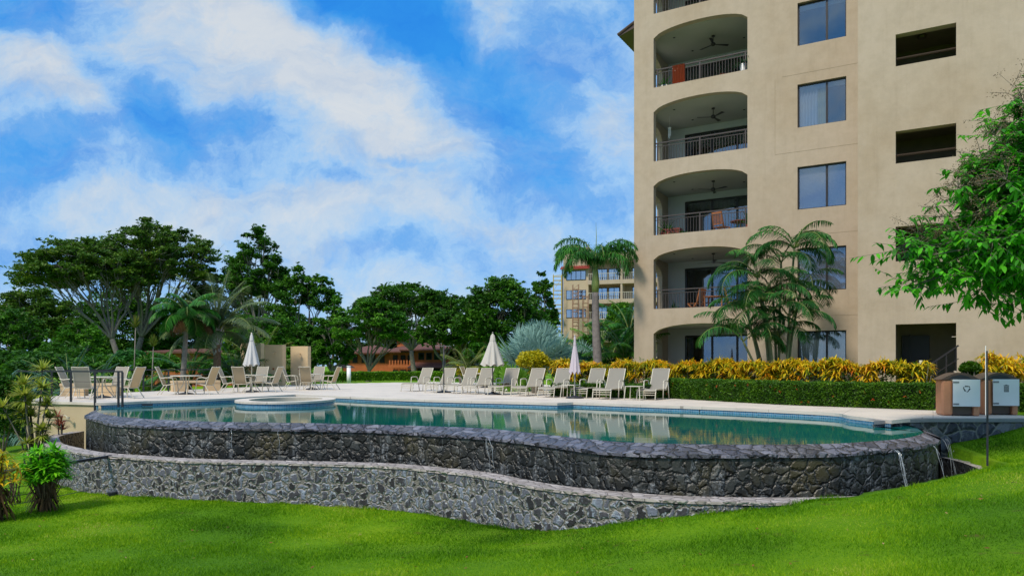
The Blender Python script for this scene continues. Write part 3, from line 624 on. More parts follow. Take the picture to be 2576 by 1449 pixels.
# inside: back wall, slabs, window rooms
m = MB(); D0, D1 = 1.05, 4.55
for i, f in enumerate(FL):
    fl = f-.2
    m.box(.25, D0, 3.8, 3.95, fl, fl+2.62); m.box(D1, 5.0, 3.8, 3.95, fl, fl+2.62); m.box(D0, D1, 3.8, 3.95, fl+2.12+.2, fl+2.62)
m.build('inner_wall', M['inner'], bd)
m = MB()
for i, f in enumerate(FL): m.box(.25, 5.0, T, 3.95, f-.2+2.62, f-.2+3.10)
m.box(.25, 5.0, T, 3.95, -.2, FL[0]-.2); m.build('balcony_slab', M['ceil'], bd)
m = MB(); m.box(5.0, 5.15, T, 6.5, -1, TOP); m.build('party_wall', M['inner'], bd)
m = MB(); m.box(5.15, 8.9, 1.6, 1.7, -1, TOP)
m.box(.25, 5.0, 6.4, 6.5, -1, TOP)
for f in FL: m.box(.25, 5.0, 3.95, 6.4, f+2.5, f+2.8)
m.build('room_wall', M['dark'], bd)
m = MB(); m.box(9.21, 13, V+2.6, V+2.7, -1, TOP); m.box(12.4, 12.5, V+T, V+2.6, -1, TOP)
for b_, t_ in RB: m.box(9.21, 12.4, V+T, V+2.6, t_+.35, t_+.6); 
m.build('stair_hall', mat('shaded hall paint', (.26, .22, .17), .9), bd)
for b_, t_ in RB[1:]: m = MB(); m.tube([(R0, V+.2, b_+.30), (R1, V+.2, b_+.30)], .04, 8); m.build('hall_rail', M['rust2'], bd)
m = MB(); m.lathe([(0, 12.05), (.12, 12.05), (.15, 12.0), (.12, 11.93), (0, 11.92)], 16, (10.75, V+1.1)); m.build('hall_light', M['lid'], bd)
m = MB(); m.bar((10.35, V+2.5, .2), (10.35, V+2.5, 2.2), .05, .05); m.box(10.1, 10.95, V+2.52, V+2.58, .2, 2.15); m.build('hall_door', M['bronze'], bd)
m = MB(); m.box(R1-.12, R1, V+.05, V+.3, 2.0, 2.02)
# entrance stair with handrail
for k in range(9): m.box(10.6+k*.13, 11.7, V-.75, V+1.2, -.2, -.02+.12*k)
m.build('entrance_stair', M['concrete'], bd)
for vv in (V-.72, V+.95):
    m = MB()
    m.bar((10.62, vv, .85), (11.75, vv, 1.72), .05, .05)
    m.bar((10.62, vv, .45), (11.75, vv, 1.32), .025, .025)
    for k in range(5): m.bar((10.65+k*.26, vv, .1+.12*k), (10.65+k*.26, vv, .86+.2*k), .03, .03, (0, 1, 0))
    m.build('handrail', M['bronze'], bd)
m = MB(); m.lathe([(0, 1.28), (.05, 1.28), (.05, 1.12), (.04, 1.10), (.05, 1.08), (.05, .92), (0, .92)], 14, (10.72, V+.6)); m.build('stair_lamp', M['white'], bd)
# eave of the wing behind, seen past the left corner
m = MB(); y0, y1 = 1.28, 11
m.add([(-1.2, y0, 15.95), (0, y0, 16.55), (0, y1, 16.55), (-1.2, y1, 15.95), (-1.2, y0, 15.87), (0, y0, 16.25), (0, y1, 16.25), (-1.2, y1, 15.87)], [(0,1,2,3),(7,6,5,4),(0,4,5,1),(1,5,6,2),(2,6,7,3),(3,7,4,0)])
k = 0
while y0+k*.22 < y1:
    m.tube([(-1.26, y0+k*.22, 15.95), (-.02, y0+k*.22, 16.57)], .07, 8); k += 1
m.build('tiled_eave', M['lid'], bd)
# windows
def curtain_mb(u0, u1, z0, z1, v, folds, amp=.03, n=None):
    m = MB(); n = n or folds*6; vs = []; 
    for i in range(n+1):
        t = i/n; vs.append((u0+(u1-u0)*t, v+amp*math.sin(2*math.pi*folds*t)))
    b = len(m.v); m.v += [(a, c, z0) for a, c in vs]+[(a, c, z1) for a, c in vs]
    m.f += [(i, i+1, n+2+i, n+1+i) for i in range(n)]; return m
blind = mat('slatted blind', (.86, .80, .90), .6, .04, 5)
bluecur = mat('vertical blind', (.55, .66, .70), .8, .05, 3)
for i, (zb, zt) in enumerate(zip(WB, WT)):
    fr = MB(); v0, v1 = .13, .19; w = .045; um = W0+(W1-W0)*.6
    fr.box(W0, W0+w, v0, v1, zb, zt); fr.box(W1-w, W1, v0, v1, zb, zt); fr.box(W0+w, W1-w, v0, v1, zt-w, zt); fr.box(W0+w, W1-w, v0, v1, zb, zb+w); fr.box(um-.035, um+.035, v0-.01, v1-.01, zb+w, zt-w)
    wn = fr.build('window', M['bronze'], bd)
    for a, b_ in ((W0+w, um-.035), (um+.035, W1-w)):
        p = MB(); p.box(a, b_, v0+.03, v0+.035, zb+w, zt-w); p.build('pane', M['glass'], wn)
    if i in (2, 1):
        q = MB(); k = 0
        while zb+.03+k*.05 < zt-.04: q.bar((W0+.05, .215, zb+.06+k*.05), (W1-.05, .215, zb+.06+k*.05), .046, .006, (0, 1, .35)); k += 1
        q.build('blind', blind, wn)
    elif i == 0: curtain_mb(W0+.03, W1-.03, zb+.06, zt-.06, .25, 13, .02).build('curtain', bluecur, wn, True)
    elif i == 3:
        curtain_mb(W0+.03, W0+.68, zb+.06, zt-.2, .26, 6, .03).build('curtain', M['curtain'], wn, True)
        curtain_mb(W0+.66, W0+1.00, zb+.06, zt-.2, .26, 4, .025).build('curtain', mat('yellow curtain', (.55, .55, .35), .9), wn, True)
        q = MB(); q.box(W0+.03, W1-.03, .27, .30, zt-.20, zt-.05); q.build('blind', M['curtain'], wn)
    else:
        q = MB(); q.box(W0+.03, W1-.03, .27, .30, zt-.22, zt-.05); q.build('blind', M['curtain'], wn)
# balcony doors and railings
for i, f in enumerate(FL):
    fl = f-.2; zt = fl+2.3; w = .06
    fr = MB(); fr.box(D0, D0+w, 3.80, 3.88, fl, zt); fr.box(D1-w, D1, 3.80, 3.88, fl, zt); fr.box(D0+w, D1-w, 3.80, 3.88, zt-w, zt)
    for q in (.30, .34, .68): pass
    for um in (D0+(D1-D0)*.36, D0+(D1-D0)*.68): fr.box(um-.04, um+.04, 3.78, 3.86, fl, zt-w)
    dr = fr.build('sliding_door', M['bronze'], bd)
    p = MB(); p.box(D0+w, D1-w, 3.83, 3.84, fl, zt-w); p.build('pane', M['glassdark'], dr)
    if i == 2: curtain_mb(D0+.1, D1-1.3, fl, zt-.08, 3.98, 12, .04).build('curtain', M['curtain2'], dr, True)
    if i == 0: curtain_mb(D0+.1, D0+.35, fl, zt-.08, 3.98, 3, .03).build('curtain', M['curtain'], dr, True)
    if i == 1: curtain_mb(D0+.1, D0+1.0, fl, zt-.08, 3.98, 5, .04).build('curtain', M['curtain2'], dr, True)
    if i == 3: curtain_mb(D0+.05, D0+.3, fl, zt-.08, 3.98, 2, .03).build('curtain', M['curtain'], dr, True)
    if i == 4: curtain_mb(D0+.4, D0+1.5, fl, zt-.5, 3.98, 8, .03).build('curtain', M['curtain2'], dr, True)
    if i == 0: continue
    m = MB(); vr = .22; zt = f+.80
    m.bar((U0-.02, vr, zt), (U1+.0, vr, zt), .06, .045)
    m.bar((U0, vr, f+.66), (U1, vr, f+.66), .03, .025); m.bar((U0, vr, f+.02), (U1, vr, f+.02), .03, .025)
    for uu in (U0+.10, (U0+U1)/2-.02, U1-.12): m.box(uu-.025, uu+.025, vr-.025, vr+.025, f-.2, zt)
    k = 0
    while U0+.1+k*.118 < U1-.1: m.box(U0+.1+k*.118-.008, U0+.1+k*.118+.008, vr-.008, vr+.008, f+.02, f+.66); k += 1
    m.build('railing', M['rail'], bd)
    for (a, b_) in ((1.4, 1.1), (1.7, 2.8), (4.0, 2.6)): m = MB(); m.lathe([(0, fl+2.615), (.05, fl+2.615), (.05, fl+2.60), (0, fl+2.60)], 12, (a, b_)); m.build('downlight', M['black'], bd)
# ceiling fans
def fan(u, v, z, rot, label, blades=3, cap=M['bronze']):
    x, y = BW(u, v); t = thing('ceiling_fan', label, 'ceiling fan', (x, y, z), rot, 'ceiling fans over the balconies')
    m = MB(); m.lathe([(0, 0), (.07, 0), (.07, -.05), (.015, -.06), (.015, -.30), (0, -.3)], 14); m.build('rod', M['bronze'], t, True)
    m = MB(); m.lathe([(0, -.29), (.06, -.30), (.10, -.35), (.10, -.40), (.05, -.44), (0, -.44)], 16); m.build('motor', cap, t, True)
    for k in range(blades):
        a = 2*math.pi*k/blades; b_ = MB(); b_.add([(.08, -.03, -.375), (.66, -.07, -.36), (.68, .07, -.385), (.08, .03, -.375), (.08, -.03, -.385), (.66, -.07, -.37), (.68, .07, -.395), (.08, .03, -.385)], [(0,1,2,3),(7,6,5,4),(0,4,5,1),(1,5,6,2),(2,6,7,3),(3,7,4,0)])
        o = b_.build('blade', M['bronze'], t); o.rotation_euler = (0, 0, a)
for i, (rot, lab) in enumerate([(0, None), (.4, 'three bladed ceiling fan with steel motor over the lowest railed balcony'), (1.2, 'dark ceiling fan over the balcony with the potted plants'), (.9, 'dark ceiling fan over the empty dark balcony'), (2.2, 'dark ceiling fan over the balcony with the orange towel')]):
    if lab: fan(2.9, 1.75, FL[i]-.2+2.615, rot, lab, cap=M['grey'] if i == 1 else M['bronze'])
# ---------------------------------------------------------------- balcony furniture
def wooden_chair(u, v, f, rot, label):
    x, y = BW(u, v); t = thing('wooden_chair', label, 'chair', (x, y, f-.2), AR+rot, 'wooden chairs on the balconies')
    for sx in (-1, 1):
        m = MB(); m.bar((sx*.24, .22, 0), (sx*.24, -.26, .46), .035, .05); m.build('leg', M['wood'], t)
        m = MB(); m.bar((sx*.24, -.24, 0), (sx*.24, .20, .46), .035, .05); m.build('leg', M['wood'], t)
        m = MB(); m.bar((sx*.24, .18, .40), (sx*.22, .34, 1.05), .035, .045); m.build('back_post', M['wood'], t)
    m = MB()
    for k in range(7): m.bar((-.24, -.22+k*.07, .45), (.24, -.22+k*.07, .45), .055, .02)
    m.build('seat', M['wood'], t)
    m = MB(); m.bar((-.23, .335, 1.0), (.23, .335, 1.0), .03, .09)
    m.bar((-.23, .23, .56), (.23, .23, .56), .03, .05)
    for k in range(7): m.bar((-.19+k*.063, .235, .57), (-.19+k*.063, .33, .98), .04, .015, (0, 1, 0))
    m.build('backrest', M['wood'], t)
def planter(u, v, f, h, label, cat='potted plant', leaf='lf_palm', hh=.6, pot='white', n=60, pr=.16):
    x, y = BW(u, v); t = thing('potted_plant', label, cat, (x, y, f-.2), AR)
    m = MB(); m.lathe([(0, 0), (pr*.75, 0), (pr, h), (pr*.88, h), (pr*.85, h-.04), (0, h-.04)], 20); m.build('pot', M[pot], t, True)
    o = straps([(0, 0, h-.03)]*n, dirs_up(n, .9), rng.uniform(.5, 1, n)*hh, .045, rng.uniform(.1, .6, n)*hh)
    link('foliage', o, M[leaf], t)
def straps(base, dirs, L, W, droop, seg=4, prof=None, normal=None):
    """curved strap leaves as one mesh; each leaf is its own island"""
    base = np.asarray(base, float); dirs = np.asarray(dirs, float); n = len(base)
    dirs = dirs/np.linalg.norm(dirs, axis=1)[:, None]
    L = np.broadcast_to(L, n); W = np.broadcast_to(W, n); droop = np.broadcast_to(droop, n)
    up = np.tile([0, 0, 1.], (n, 1)); up[np.abs(dirs[:, 2]) > .95] = [1, 0, 0]
    side = np.cross(dirs, up); side /= np.linalg.norm(side, axis=1)[:, None]
    prof = prof if prof is not None else ([.35, 1, .95, .6, .08] if seg == 4 else [.6, 1, .08] if seg == 2 else [.5, 1, .7, .08])
    T = np.linspace(0, 1, seg+1)
    if normal is not None: side = np.cross(dirs, normal); side /= np.linalg.norm(side, axis=1)[:, None]
    pts = base[:, None]+dirs[:, None]*L[:, None, None]*T[None, :, None]
    pts[:, :, 2] -= droop[:, None]*T[None]**2
    wv = side[:, None]*(W[:, None]*np.array(prof)[None])[:, :, None]*.5
    V = np.stack([pts-wv, pts+wv], 2)                 # n, seg+1, 2, 3
    b = (np.arange(n)*(seg+1)*2)[:, None]+np.arange(seg)[None]*2
    Q = np.stack([b, b+1, b+3, b+2], 2).reshape(-1, 4)
    return idx_mesh('foliage', V, Q)
def dirs_up(n, spread=1.0, up=1.0):
    a = rng.uniform(0, 2*np.pi, n); s = np.sqrt(rng.random(n))*spread
    return np.stack([np.cos(a)*s, np.sin(a)*s, np.full(n, up)*(1.05-.75*s/spread if spread else 1)], 1)
def merge(meshes):
    V = []; Q = []; b = 0
    for me in meshes:
        nv = len(me.vertices); co = np.empty(nv*3, np.float32); me.vertices.foreach_get('co', co); V.append(co.reshape(-1, 3))
        li = np.empty(len(me.loops), np.int32); me.loops.foreach_get('vertex_index', li); Q.append(li.reshape(-1, 4)+b); b += nv
        bpy.data.meshes.remove(me)
    return idx_mesh('foliage', np.concatenate(V), np.concatenate(Q))
wooden_chair(3.45, .95, FL[2], 2.8, 'slatted wooden chair behind the railing below the dark ceiling fan, on the potted plant balcony')
wooden_chair(2.35, 1.1, FL[1], -1.9, 'wooden folding chair left of the wooden table on the lowest railed balcony')
wooden_chair(3.85, 1.2, FL[1], 1.9, 'wooden folding chair right of the wooden table on the lowest railed balcony')
x, y = BW(3.1, 1.3); t = thing('balcony_table', 'low wooden table between two wooden chairs on the lowest railed balcony', 'table', (x, y, FL[1]-.2), AR)
m = MB(); m.box(-.4, .4, -.35, .35, .70, .73); m.build('tabletop', M['wood'], t)
for sx in (-.35, .35):
    for sy in (-.3, .3): m = MB(); m.box(sx-.025, sx+.025, sy-.025, sy+.025, 0, .70); m.build('leg', M['wood'], t)
x, y = BW(4.1, 1.5); t = thing('balcony_table', 'dark table with a bowl beside the single wooden chair', 'table', (x, y, FL[2]-.2), AR)
m = MB(); m.lathe([(0, .70), (.42, .70), (.42, .73), (0, .73)], 24); m.build('tabletop', M['woodred'], t)
m = MB(); m.lathe([(0, 0), (.22, 0), (.04, .05), (.04, .70), (0, .70)], 16); m.build('pedestal', M['woodred'], t)
x, y = BW(3.55, 1.9); t = thing('red_armchair', 'red armchair deep on the orange towel balcony', 'chair', (x, y, FL[4]-.2), AR+.5)
m = MB(); m.box(-.33, .33, -.3, .3, .25, .45); m.build('seat', M['towel'], t, bevel=.04)
m = MB(); m.bar((0, .26, .4), (0, .40, 1.08), .62, .12, (0, 1, 0)); m.build('backrest', M['towel'], t, bevel=.05)
for sx in (-.36, .36): m = MB(); m.box(sx-.05, sx+.05, -.3, .3, 0, .62); m.build('armrest', M['towel'], t, bevel=.03)
# towel over the railing
o = MB(); nn = 24
for sgn in (-1, 1):
    vs0 = [(1.88+.52*i/nn-.26, .22+sgn*(.045+.012*math.sin(i*1.3+sgn)), f_) for f_ in (FL[4]+.83, FL[4]+.08 if sgn < 0 else FL[4]+.2) for i in range(nn+1)]
    b = len(o.v); o.v += vs0; o.f += [(b+i, b+i+1, b+nn+2+i, b+nn+1+i) for i in range(nn)]
b = len(o.v); o.f += [(i, i+1, 2*(nn+1)+i+1, 2*(nn+1)+i) for i in range(nn)]
t = o.build('hanging_towel', M['towel'], None, True); t.location = (AX, AY, 0); t.rotation_euler = (0, 0, AR)
sm = t.modifiers.new('solid', 'SOLIDIFY'); sm.thickness = .008
tag(t, 'bright orange towel draped over an upper balcony railing', 'towel')
planter(1.15, .55, FL[4], .42, 'leafy plant in a white pot at the left end of the orange towel balcony', hh=.75)
planter(4.45, .50, FL[4], .62, 'sparse plant in a tall white pot at the right end of the orange towel balcony', hh=.8, leaf='lf_palmdk')
planter(1.25, .6, FL[2], .35, 'tall bushy plant in a dark red box at the left of the potted plant balcony', hh=1.0, pot='woodred', n=110, pr=.28)
planter(1.95, .6, FL[2], .25, 'short spiky plant in a pot near the middle of its balcony', hh=.55, pot='grey', n=60)
planter(4.5, 1.2, FL[2], .5, 'hanging leafy plant at the right end of the potted plant balcony', hh=1.1, pot='woodred', n=80)
planter(1.5, .7, FL[1], .22, 'low fern in a pot on the lowest railed balcony', hh=.6, pot='grey', n=60, leaf='lf_palmdk')
x, y = BW(1.05, .5); t = thing('wooden_crate', 'red brown slatted crate behind the railing posts of a balcony', 'crate', (x+.15, y, FL[2]-.2), AR)
m = MB()
for k in range(4): m.box(-.1, .7, -.2, -.18, .05+k*.12, .14+k*.12)
m.box(-.1, .7, -.17, .2, 0, .5); m.build('slats', M['woodred'], t)
x, y = BW(1.0, 1.7); t = thing('wind_chime', 'pale wind chime hanging in the side arch of the empty dark balcony', 'wind chime', (x, y, FL[3]+1.95), AR)
m = MB()
for k in range(5): a = k*1.26; m.tube([(.05*math.cos(a), .05*math.sin(a), -.1), (.05*math.cos(a), .05*math.sin(a), -.42-.04*k)], .012, 6)
m.build('chime_pipes', M['white'], t); m = MB(); m.tube([(0, 0, .45), (0, 0, -.1)], .004, 5); m.lathe([(0, -.1), (.08, -.1), (.08, -.08), (0, -.08)], 12); m.build('hanger', M['white'], t)
# ================================================================ pool furniture
def smooth_pts(p, n=5): return [tuple(q) for q in crom(p, n)]
def make_chair(sl):
    t = thing('patio_chair', 'x', 'chair', (0, 0, 0))
    fr = MB(); fr.tube(smooth_pts([(.26, -.25, .42), (-.10, -.25, .36), (-.19, -.25, .50), (-.30, -.25, .80), (-.42, -.25, 1.06)]), .016, 6)
    fr.tube(smooth_pts([(.26, .25, .42), (-.10, .25, .36), (-.19, .25, .50), (-.30, .25, .80), (-.42, .25, 1.06)]), .016, 6)
    fr.tube(smooth_pts([(-.42, -.25, 1.06), (-.445, 0, 1.045), (-.42, .25, 1.06)]), .014, 6); fr.tube([(.26, -.25, .42), (.26, .25, .42)], .014, 6); fr.tube([(-.12, -.25, .35), (-.12, .25, .35)], .012, 6)
    fr.build('frame', M['frame'], t, True)
    for s in (-1, 1):
        m = MB(); m.tube(smooth_pts([(.30, s*.27, 0), (.27, s*.28, .30), (.22, s*.285, .58), (.17, s*.285, .635)]), .016, 6); m.build('leg', M['frame'], t, True)
        m = MB(); m.tube(smooth_pts([(.18, s*.285, .633), (0, s*.285, .65), (-.16, s*.28, .63), (-.27, s*.265, .66)]), .019, 6); m.build('armrest', M['frame'], t, True)
        m = MB(); m.tube(smooth_pts([(-.10, s*.262, .36), (-.20, s*.265, .20), (-.34, s*.27, 0)]), .016, 6); m.build('leg', M['frame'], t, True)
    def sling(pl, w, z):
        m = MB(); pp = smooth_pts(pl, 4); n = len(pp)
        for s in (-1, 0, 1):
            for p in pp: m.v.append((p[0]+(.012 if s == 0 else 0), s*w, p[2]-(.015 if s == 0 else 0)))
        for r in range(2): m.f += [(r*n+i, r*n+i+1, (r+1)*n+i+1, (r+1)*n+i) for i in range(n-1)]
        return m
    sling([(.25, 0, .425), (.08, 0, .40), (-.10, 0, .365)], .24, 0).build('seat', M[sl], t, True)
    sling([(-.11, 0, .375), (-.20, 0, .52), (-.30, 0, .80), (-.415, 0, 1.045)], .24, 0).build('backrest', M[sl], t, True)
    return t
used = {}
def chair(px, Y, face, label, sl='sling', group='high backed chairs at the terrace tables'):
    x, y = XY(px, Y)
    if sl not in used:
        used[sl] = make_chair(sl); used[sl].location = (x, y, 0); used[sl].rotation_euler = (0, 0, R(face)); used[sl]['label'] = label; used[sl]['group'] = group
    else: dup(used[sl], (x, y, 0), R(face), label, group)
# face: direction the sitter looks, degrees (0 = to the right, 90 = away from the camera, -90 = towards it)
tw = ' '
chair(181, 24.9, 8, 'leftmost high backed sling chair on the terrace, behind the first black post')
chair(214, 24.2, 100, 'grey high backed chair seen from behind between the first two black posts')
chair(289, 26.3, -100, 'grey chair facing the pool on the far side of the leftmost table')
chair(327, 25.0, 172, 'tan backed chair leaning right, at the right side of the leftmost table', 'sling2')
chair(424, 28.2, 12, 'tan backed chair left of the second table from the left', 'sling2')
chair(520, 28.5, 168, 'tan backed chair leaning right, at the right side of the second table from the left', 'sling2')
chair(575, 30.6, 5, 'narrow looking chair at the left side of the table under the white umbrella')
chair(609, 30.0, 85, 'tan backed chair with its back to the pool beside the white umbrella', 'sling2')
chair(652, 32.0, -95, 'grey chair facing the pool just right of the white umbrella')
chair(684, 31.0, 170, 'chair leaning right, right of the white umbrella, before the middle shower wall')
chair(733, 34.0, 5, 'chair seen edge on between the middle and right shower walls')
chair(773, 33.4, 88, 'tan backed chair seen from behind, in front of the right shower wall', 'sling2')
chair(797, 35.2, -95, 'grey chair facing the pool just right of the right shower wall')
chair(832, 33.9, 172, 'chair leaning right at the right end of the dining groups, near the bollard', 'sling2')
chair(1181, 36.5, -20, 'tan chair behind the loungers, left of the cream umbrella', 'sling2')
chair(1248, 38.0, -80, 'chair behind the loungers and just right of the cream umbrella pole')
chair(1300, 36.5, -10, 'tan chair behind the loungers, left of the golden round bush', 'sling2')
def patio_table(px, Y, label, first=[]):
    x, y = XY(px, Y)
    if first: return dup(first[0], (x, y, 0), 0, label)
    t = thing('patio_table', label, 'table', (x, y, 0), 0, 'round terrace tables')
    m = MB(); m.lathe([(0, .69), (.55, .69), (.57, .70), (.57, .72), (.55, .73), (0, .73)], 32); m.build('tabletop', M['frame'], t, True)
    for k in range(4):
        a = k*math.pi/2+.5; m = MB(); m.tube(smooth_pts([(.12*math.cos(a), .12*math.sin(a), .69), (.10*math.cos(a), .10*math.sin(a), .4), (.38*math.cos(a), .38*math.sin(a), 0)]), .018, 6); m.build('leg', M['frame'], t, True)
    m = MB(); m.lathe([(0, 0), (.27, 0), (.27, .04), (.06, .08), (.05, .12), (0, .12)], 24); m.build('umbrella_socket', M['black'], t)
    first.append(t); return t
patio_table(257, 25.3, 'round terrace table in the leftmost group of chairs')
patio_table(468, 28.4, 'round terrace table between the pair of tan chairs, second from the left')
patio_table(633, 30.9, 'round terrace table under the closed white umbrella')
patio_table(784, 34.2, 'round terrace table in front of the right shower wall')
patio_table(1222, 37.2, 'round terrace table behind the loungers by the cream umbrella')
def umbrella(px, Y, h, zb, r, mt, label, amp=.16, pleat=8, pole='black', base=True):
    x, y = XY(px, Y); t = thing('closed_umbrella', label, 'umbrella', (x, y, 0), .2, 'closed terrace umbrellas')
    if mt:
        m = MB(); top = h-.10; n = 96; base_i = 0; prof = []
        for i in range(15):
            q = i/14; prof.append((r*(.16+.84*q**.85), top-.16-(top-.16-zb)*q))
        m.v = []; 
        for k_, (rr, z) in enumerate(prof):
            for k in range(n):
                a = 2*math.pi*k/n; q = k_/14; w = 1+amp*(q**.5)*math.cos(pleat*a+.6*math.sin(3*a))+.05*math.sin(5*a+q*4)*q
                m.v.append((rr*w*math.cos(a), rr*w*math.sin(a), z+(.05*math.cos(pleat*a) if k_ == 14 else 0)))
        for i in range(14):
            for k in range(n): a = i*n+k; b = i*n+(k+1) % n; m.f.append((a, b, b+n, a+n))
        m.build('canopy', M[mt], t, True)
        m = MB(); m.lathe([(r*.30, top-.30), (r*.26, top-.22), (r*.17, top-.03), (.03, top+.01), (.012, h), (0, h)], 32, pleat=8, amp=.08); m.build('top_cap', M[mt], t, True)
    m = MB(); m.tube([(0, 0, .05), (0, 0, h-.02 if mt else h)], .024, 10); m.build('pole', M[pole], t, True)
    m = MB(); m.lathe([(0, 0), (.30, 0), (.31, .03), (.27, .05), (.10, .075), (.05, .12), (.045, .34), (0, .34)], 28); m.build('base', M['black'], t, True)
    return t
umbrella(633, 30.9, 2.50, 1.12, .30, 'canvas', 'closed white umbrella over a round table, left of the shower walls', pole='frame')
umbrella(1239.5, 28.1, 2.39, 1.12, .41, 'canvas2', 'closed cream umbrella flaring wide at the bottom, among the loungers', pole='black')
umbrella(1446, 24.9, 2.14, .86, .185, 'canvas3', 'slim closed lavender umbrella in front of the yellow hedge', amp=.12, pole='grey')
t = umbrella(1116.5, 30.3, 1.95, 0, 0, None, 'bare umbrella pole on a round base beside the leftmost lounger'); t.name = 'umbrella_stand'; t['category'] = 'umbrella stand'; del t['group']
m = MB(); m.bar((-.35, 0, 1.93), (.30, 0, 1.90), .03, .015); m.build('folded_arm', M['grey'], t)
# loungers
def make_lounger():
    t = thing('sun_lounger', 'x', 'sun lounger', (0, 0, 0))
    def side(s, pts, r=.017): m = MB(); m.tube(smooth_pts([(p[0], s*p[2], p[1]) for p in pts], 5), r, 6); return m
    fr = MB()
    for s in (-.31, .31):
        fr.tube(smooth_pts([(0, s, .30), (.12, s, .345), (.9, s, .34), (1.12, s, .30)]), .017, 6)
        fr.tube(smooth_pts([(1.08, s*.93, .32), (1.22, s*.93, .48), (1.40, s*.93, .80), (1.50, s*.93, 1.0)]), .017, 6)
    fr.tube([(0, -.31, .30), (0, .31, .30)], .016, 6); fr.tube([(.04, -.31, .16), (.04, .31, .16)], .013, 6); fr.tube([(.02, -.31, .235), (.02, .31, .235)], .013, 6); fr.tube([(1.50, -.29, 1.0), (1.50, .29, 1.0)], .014, 6); fr.tube([(1.05, -.31, .30), (1.05, .31, .30)], .014, 6)
    fr.build('frame', M['frame'], t, True)
    for s in (-1, 1):
        m = MB(); m.tube(smooth_pts([(-.04, s*.31, 0), (0, s*.31, .20), (.04, s*.31, .32)]), .018, 6); m.build('leg', M['frame'], t, True)
        m = MB(); m.tube([(.66, s*.335, 0), (.72, s*.335, .56)], .018, 6); m.build('leg', M['frame'], t, True)
        m = MB(); m.tube([(1.30, s*.33, 0), (1.18, s*.335, .56)], .018, 6); m.build('leg', M['frame'], t, True)
        m = MB(); m.tube(smooth_pts([(.715, s*.335, .54), (.76, s*.34, .60), (.95, s*.345, .615), (1.12, s*.34, .60), (1.185, s*.335, .54)]), .021, 6); m.build('armrest', M['frame'], t, True)
    def sl(pp, w): 
        m = MB(); n = len(pp)
        for s in (-1, 0, 1):
            for p in pp: m.v.append((p[0]+(.01 if s == 0 else 0), s*w, p[2]-(.012 if s == 0 else 0)))
        for r in range(2): m.f += [(r*n+i, r*n+i+1, (r+1)*n+i+1, (r+1)*n+i) for i in range(n-1)]
        return m
    sl(smooth_pts([(.0, 0, .31), (.12, 0, .36), (.6, 0, .35), (1.08, 0, .32)]), .30).build('seat', M['sling'], t, True)
    sl(smooth_pts([(1.08, 0, .325), (1.22, 0, .49), (1.40, 0, .81), (1.50, 0, 1.01)]), .285).build('backrest', M['sling'], t, True)
    return t
lg = make_lounger()
LZ = [(165,672,'leftmost sun lounger, beside the bare umbrella pole'), (382,680,'second sun lounger from the left, right of the bare umbrella pole'), (555,690,'third sun lounger from the left, in front of the tan chair'), (715,697,'fourth sun lounger from the left, partly behind the cream umbrella pole'), (955,705,'fifth sun lounger from the left, just right of the cream umbrella'), (1162,715,'sixth sun lounger from the left, in front of the golden round bush'), (1408,727,'sun lounger just left of the lavender umbrella'), (1700,732,'sun lounger just right of the lavender umbrella'), (1905,745,'sun lounger second from the right, left of the low square table'), (2303,750,'rightmost sun lounger, alone in front of the clipped hedge')]
for i, (zx, zy, lab) in enumerate(LZ):
    px, py = (1350+zx/2.576)*.7244, (1100+zy/2.576)*.7244; x, y = P(px, py-1.5, 0)
    lab = lab + ', grey sling on cream frame' if len(lab.split()) < 9 else lab
    if i == 0: lg.location = (x, y, 0); lg.rotation_euler = (0, 0, R(60)); lg['label'] = lab; lg['group'] = 'sun loungers facing the pool'
    else: dup(lg, (x, y, 0), R(60+[0,3,-2,2,4,-1,1,-3,2,0][i]), lab, 'sun loungers facing the pool')
def side_table(px, Y, label, first=[]):
    x, y = XY(px, Y)
    if first: return dup(first[0], (x, y, 0), R(60), label)
    t = thing('side_table', label, 'side table', (x, y, 0), R(60), 'low side tables between the loungers')
    m = MB(); m.box(-.25, .25, -.25, .25, .43, .45); m.build('tabletop', M['frame'], t, bevel=.01)
    for sx in (-1, 1):
        for sy in (-1, 1): m = MB(); m.tube([(sx*.23, sy*.23, .43), (sx*.27, sy*.27, 0)], .016, 6); m.build('leg', M['frame'], t)
    first.append(t)
side_table(1094, 29.8, 'low square side table between the first and second loungers from the left')
side_table(1262, 28.6, 'low square side table behind the cream umbrella pole')
side_table(1436, 25.2, 'low square side table beside the lavender umbrella pole')
side_table(1597, 23.7, 'low square side table left of the rightmost lounger')
# shower walls
for px0, px1, pt, pb, Y, lab in [(600, 660.5, 862.5, 969, 42, 'peach shower wall partly hidden by the white umbrella'), (661.5, 714.5, 866.5, 968, 40.5, 'middle peach shower wall with a shower head'), (727.5, 777.5, 870, 967, 41.5, 'rightmost peach shower wall with a shower head')]:
    x0, _ = XY(px0, Y); x1, _ = XY(px1, Y); h = Z(pt, Y); t = thing('shower_wall', lab, 'shower wall', ((x0+x1)/2, Y, -.02), R(-14), 'shower walls at the back of the terrace')
    w = (x1-x0)/2/math.cos(R(14))*.93; m = MB(); m.box(-w, w, 0, .35, 0, h); m.build('panel', M['shower'], t)
    if px0 > 650: m = MB(); m.tube([(.1, 0, h-.42), (.1, -.16, h-.42)], .02, 8); m.lathe([(0, h-.43), (.09, h-.45), (.09, h-.48), (0, h-.48)], 14, (.1, -.19)); m.build('shower_head', M['shower'], t)
    m = MB(); m.tube([(.0, -.03, .95), (.0, .0, .95)], .06, 12); m.build('tap', M['wood'], t)
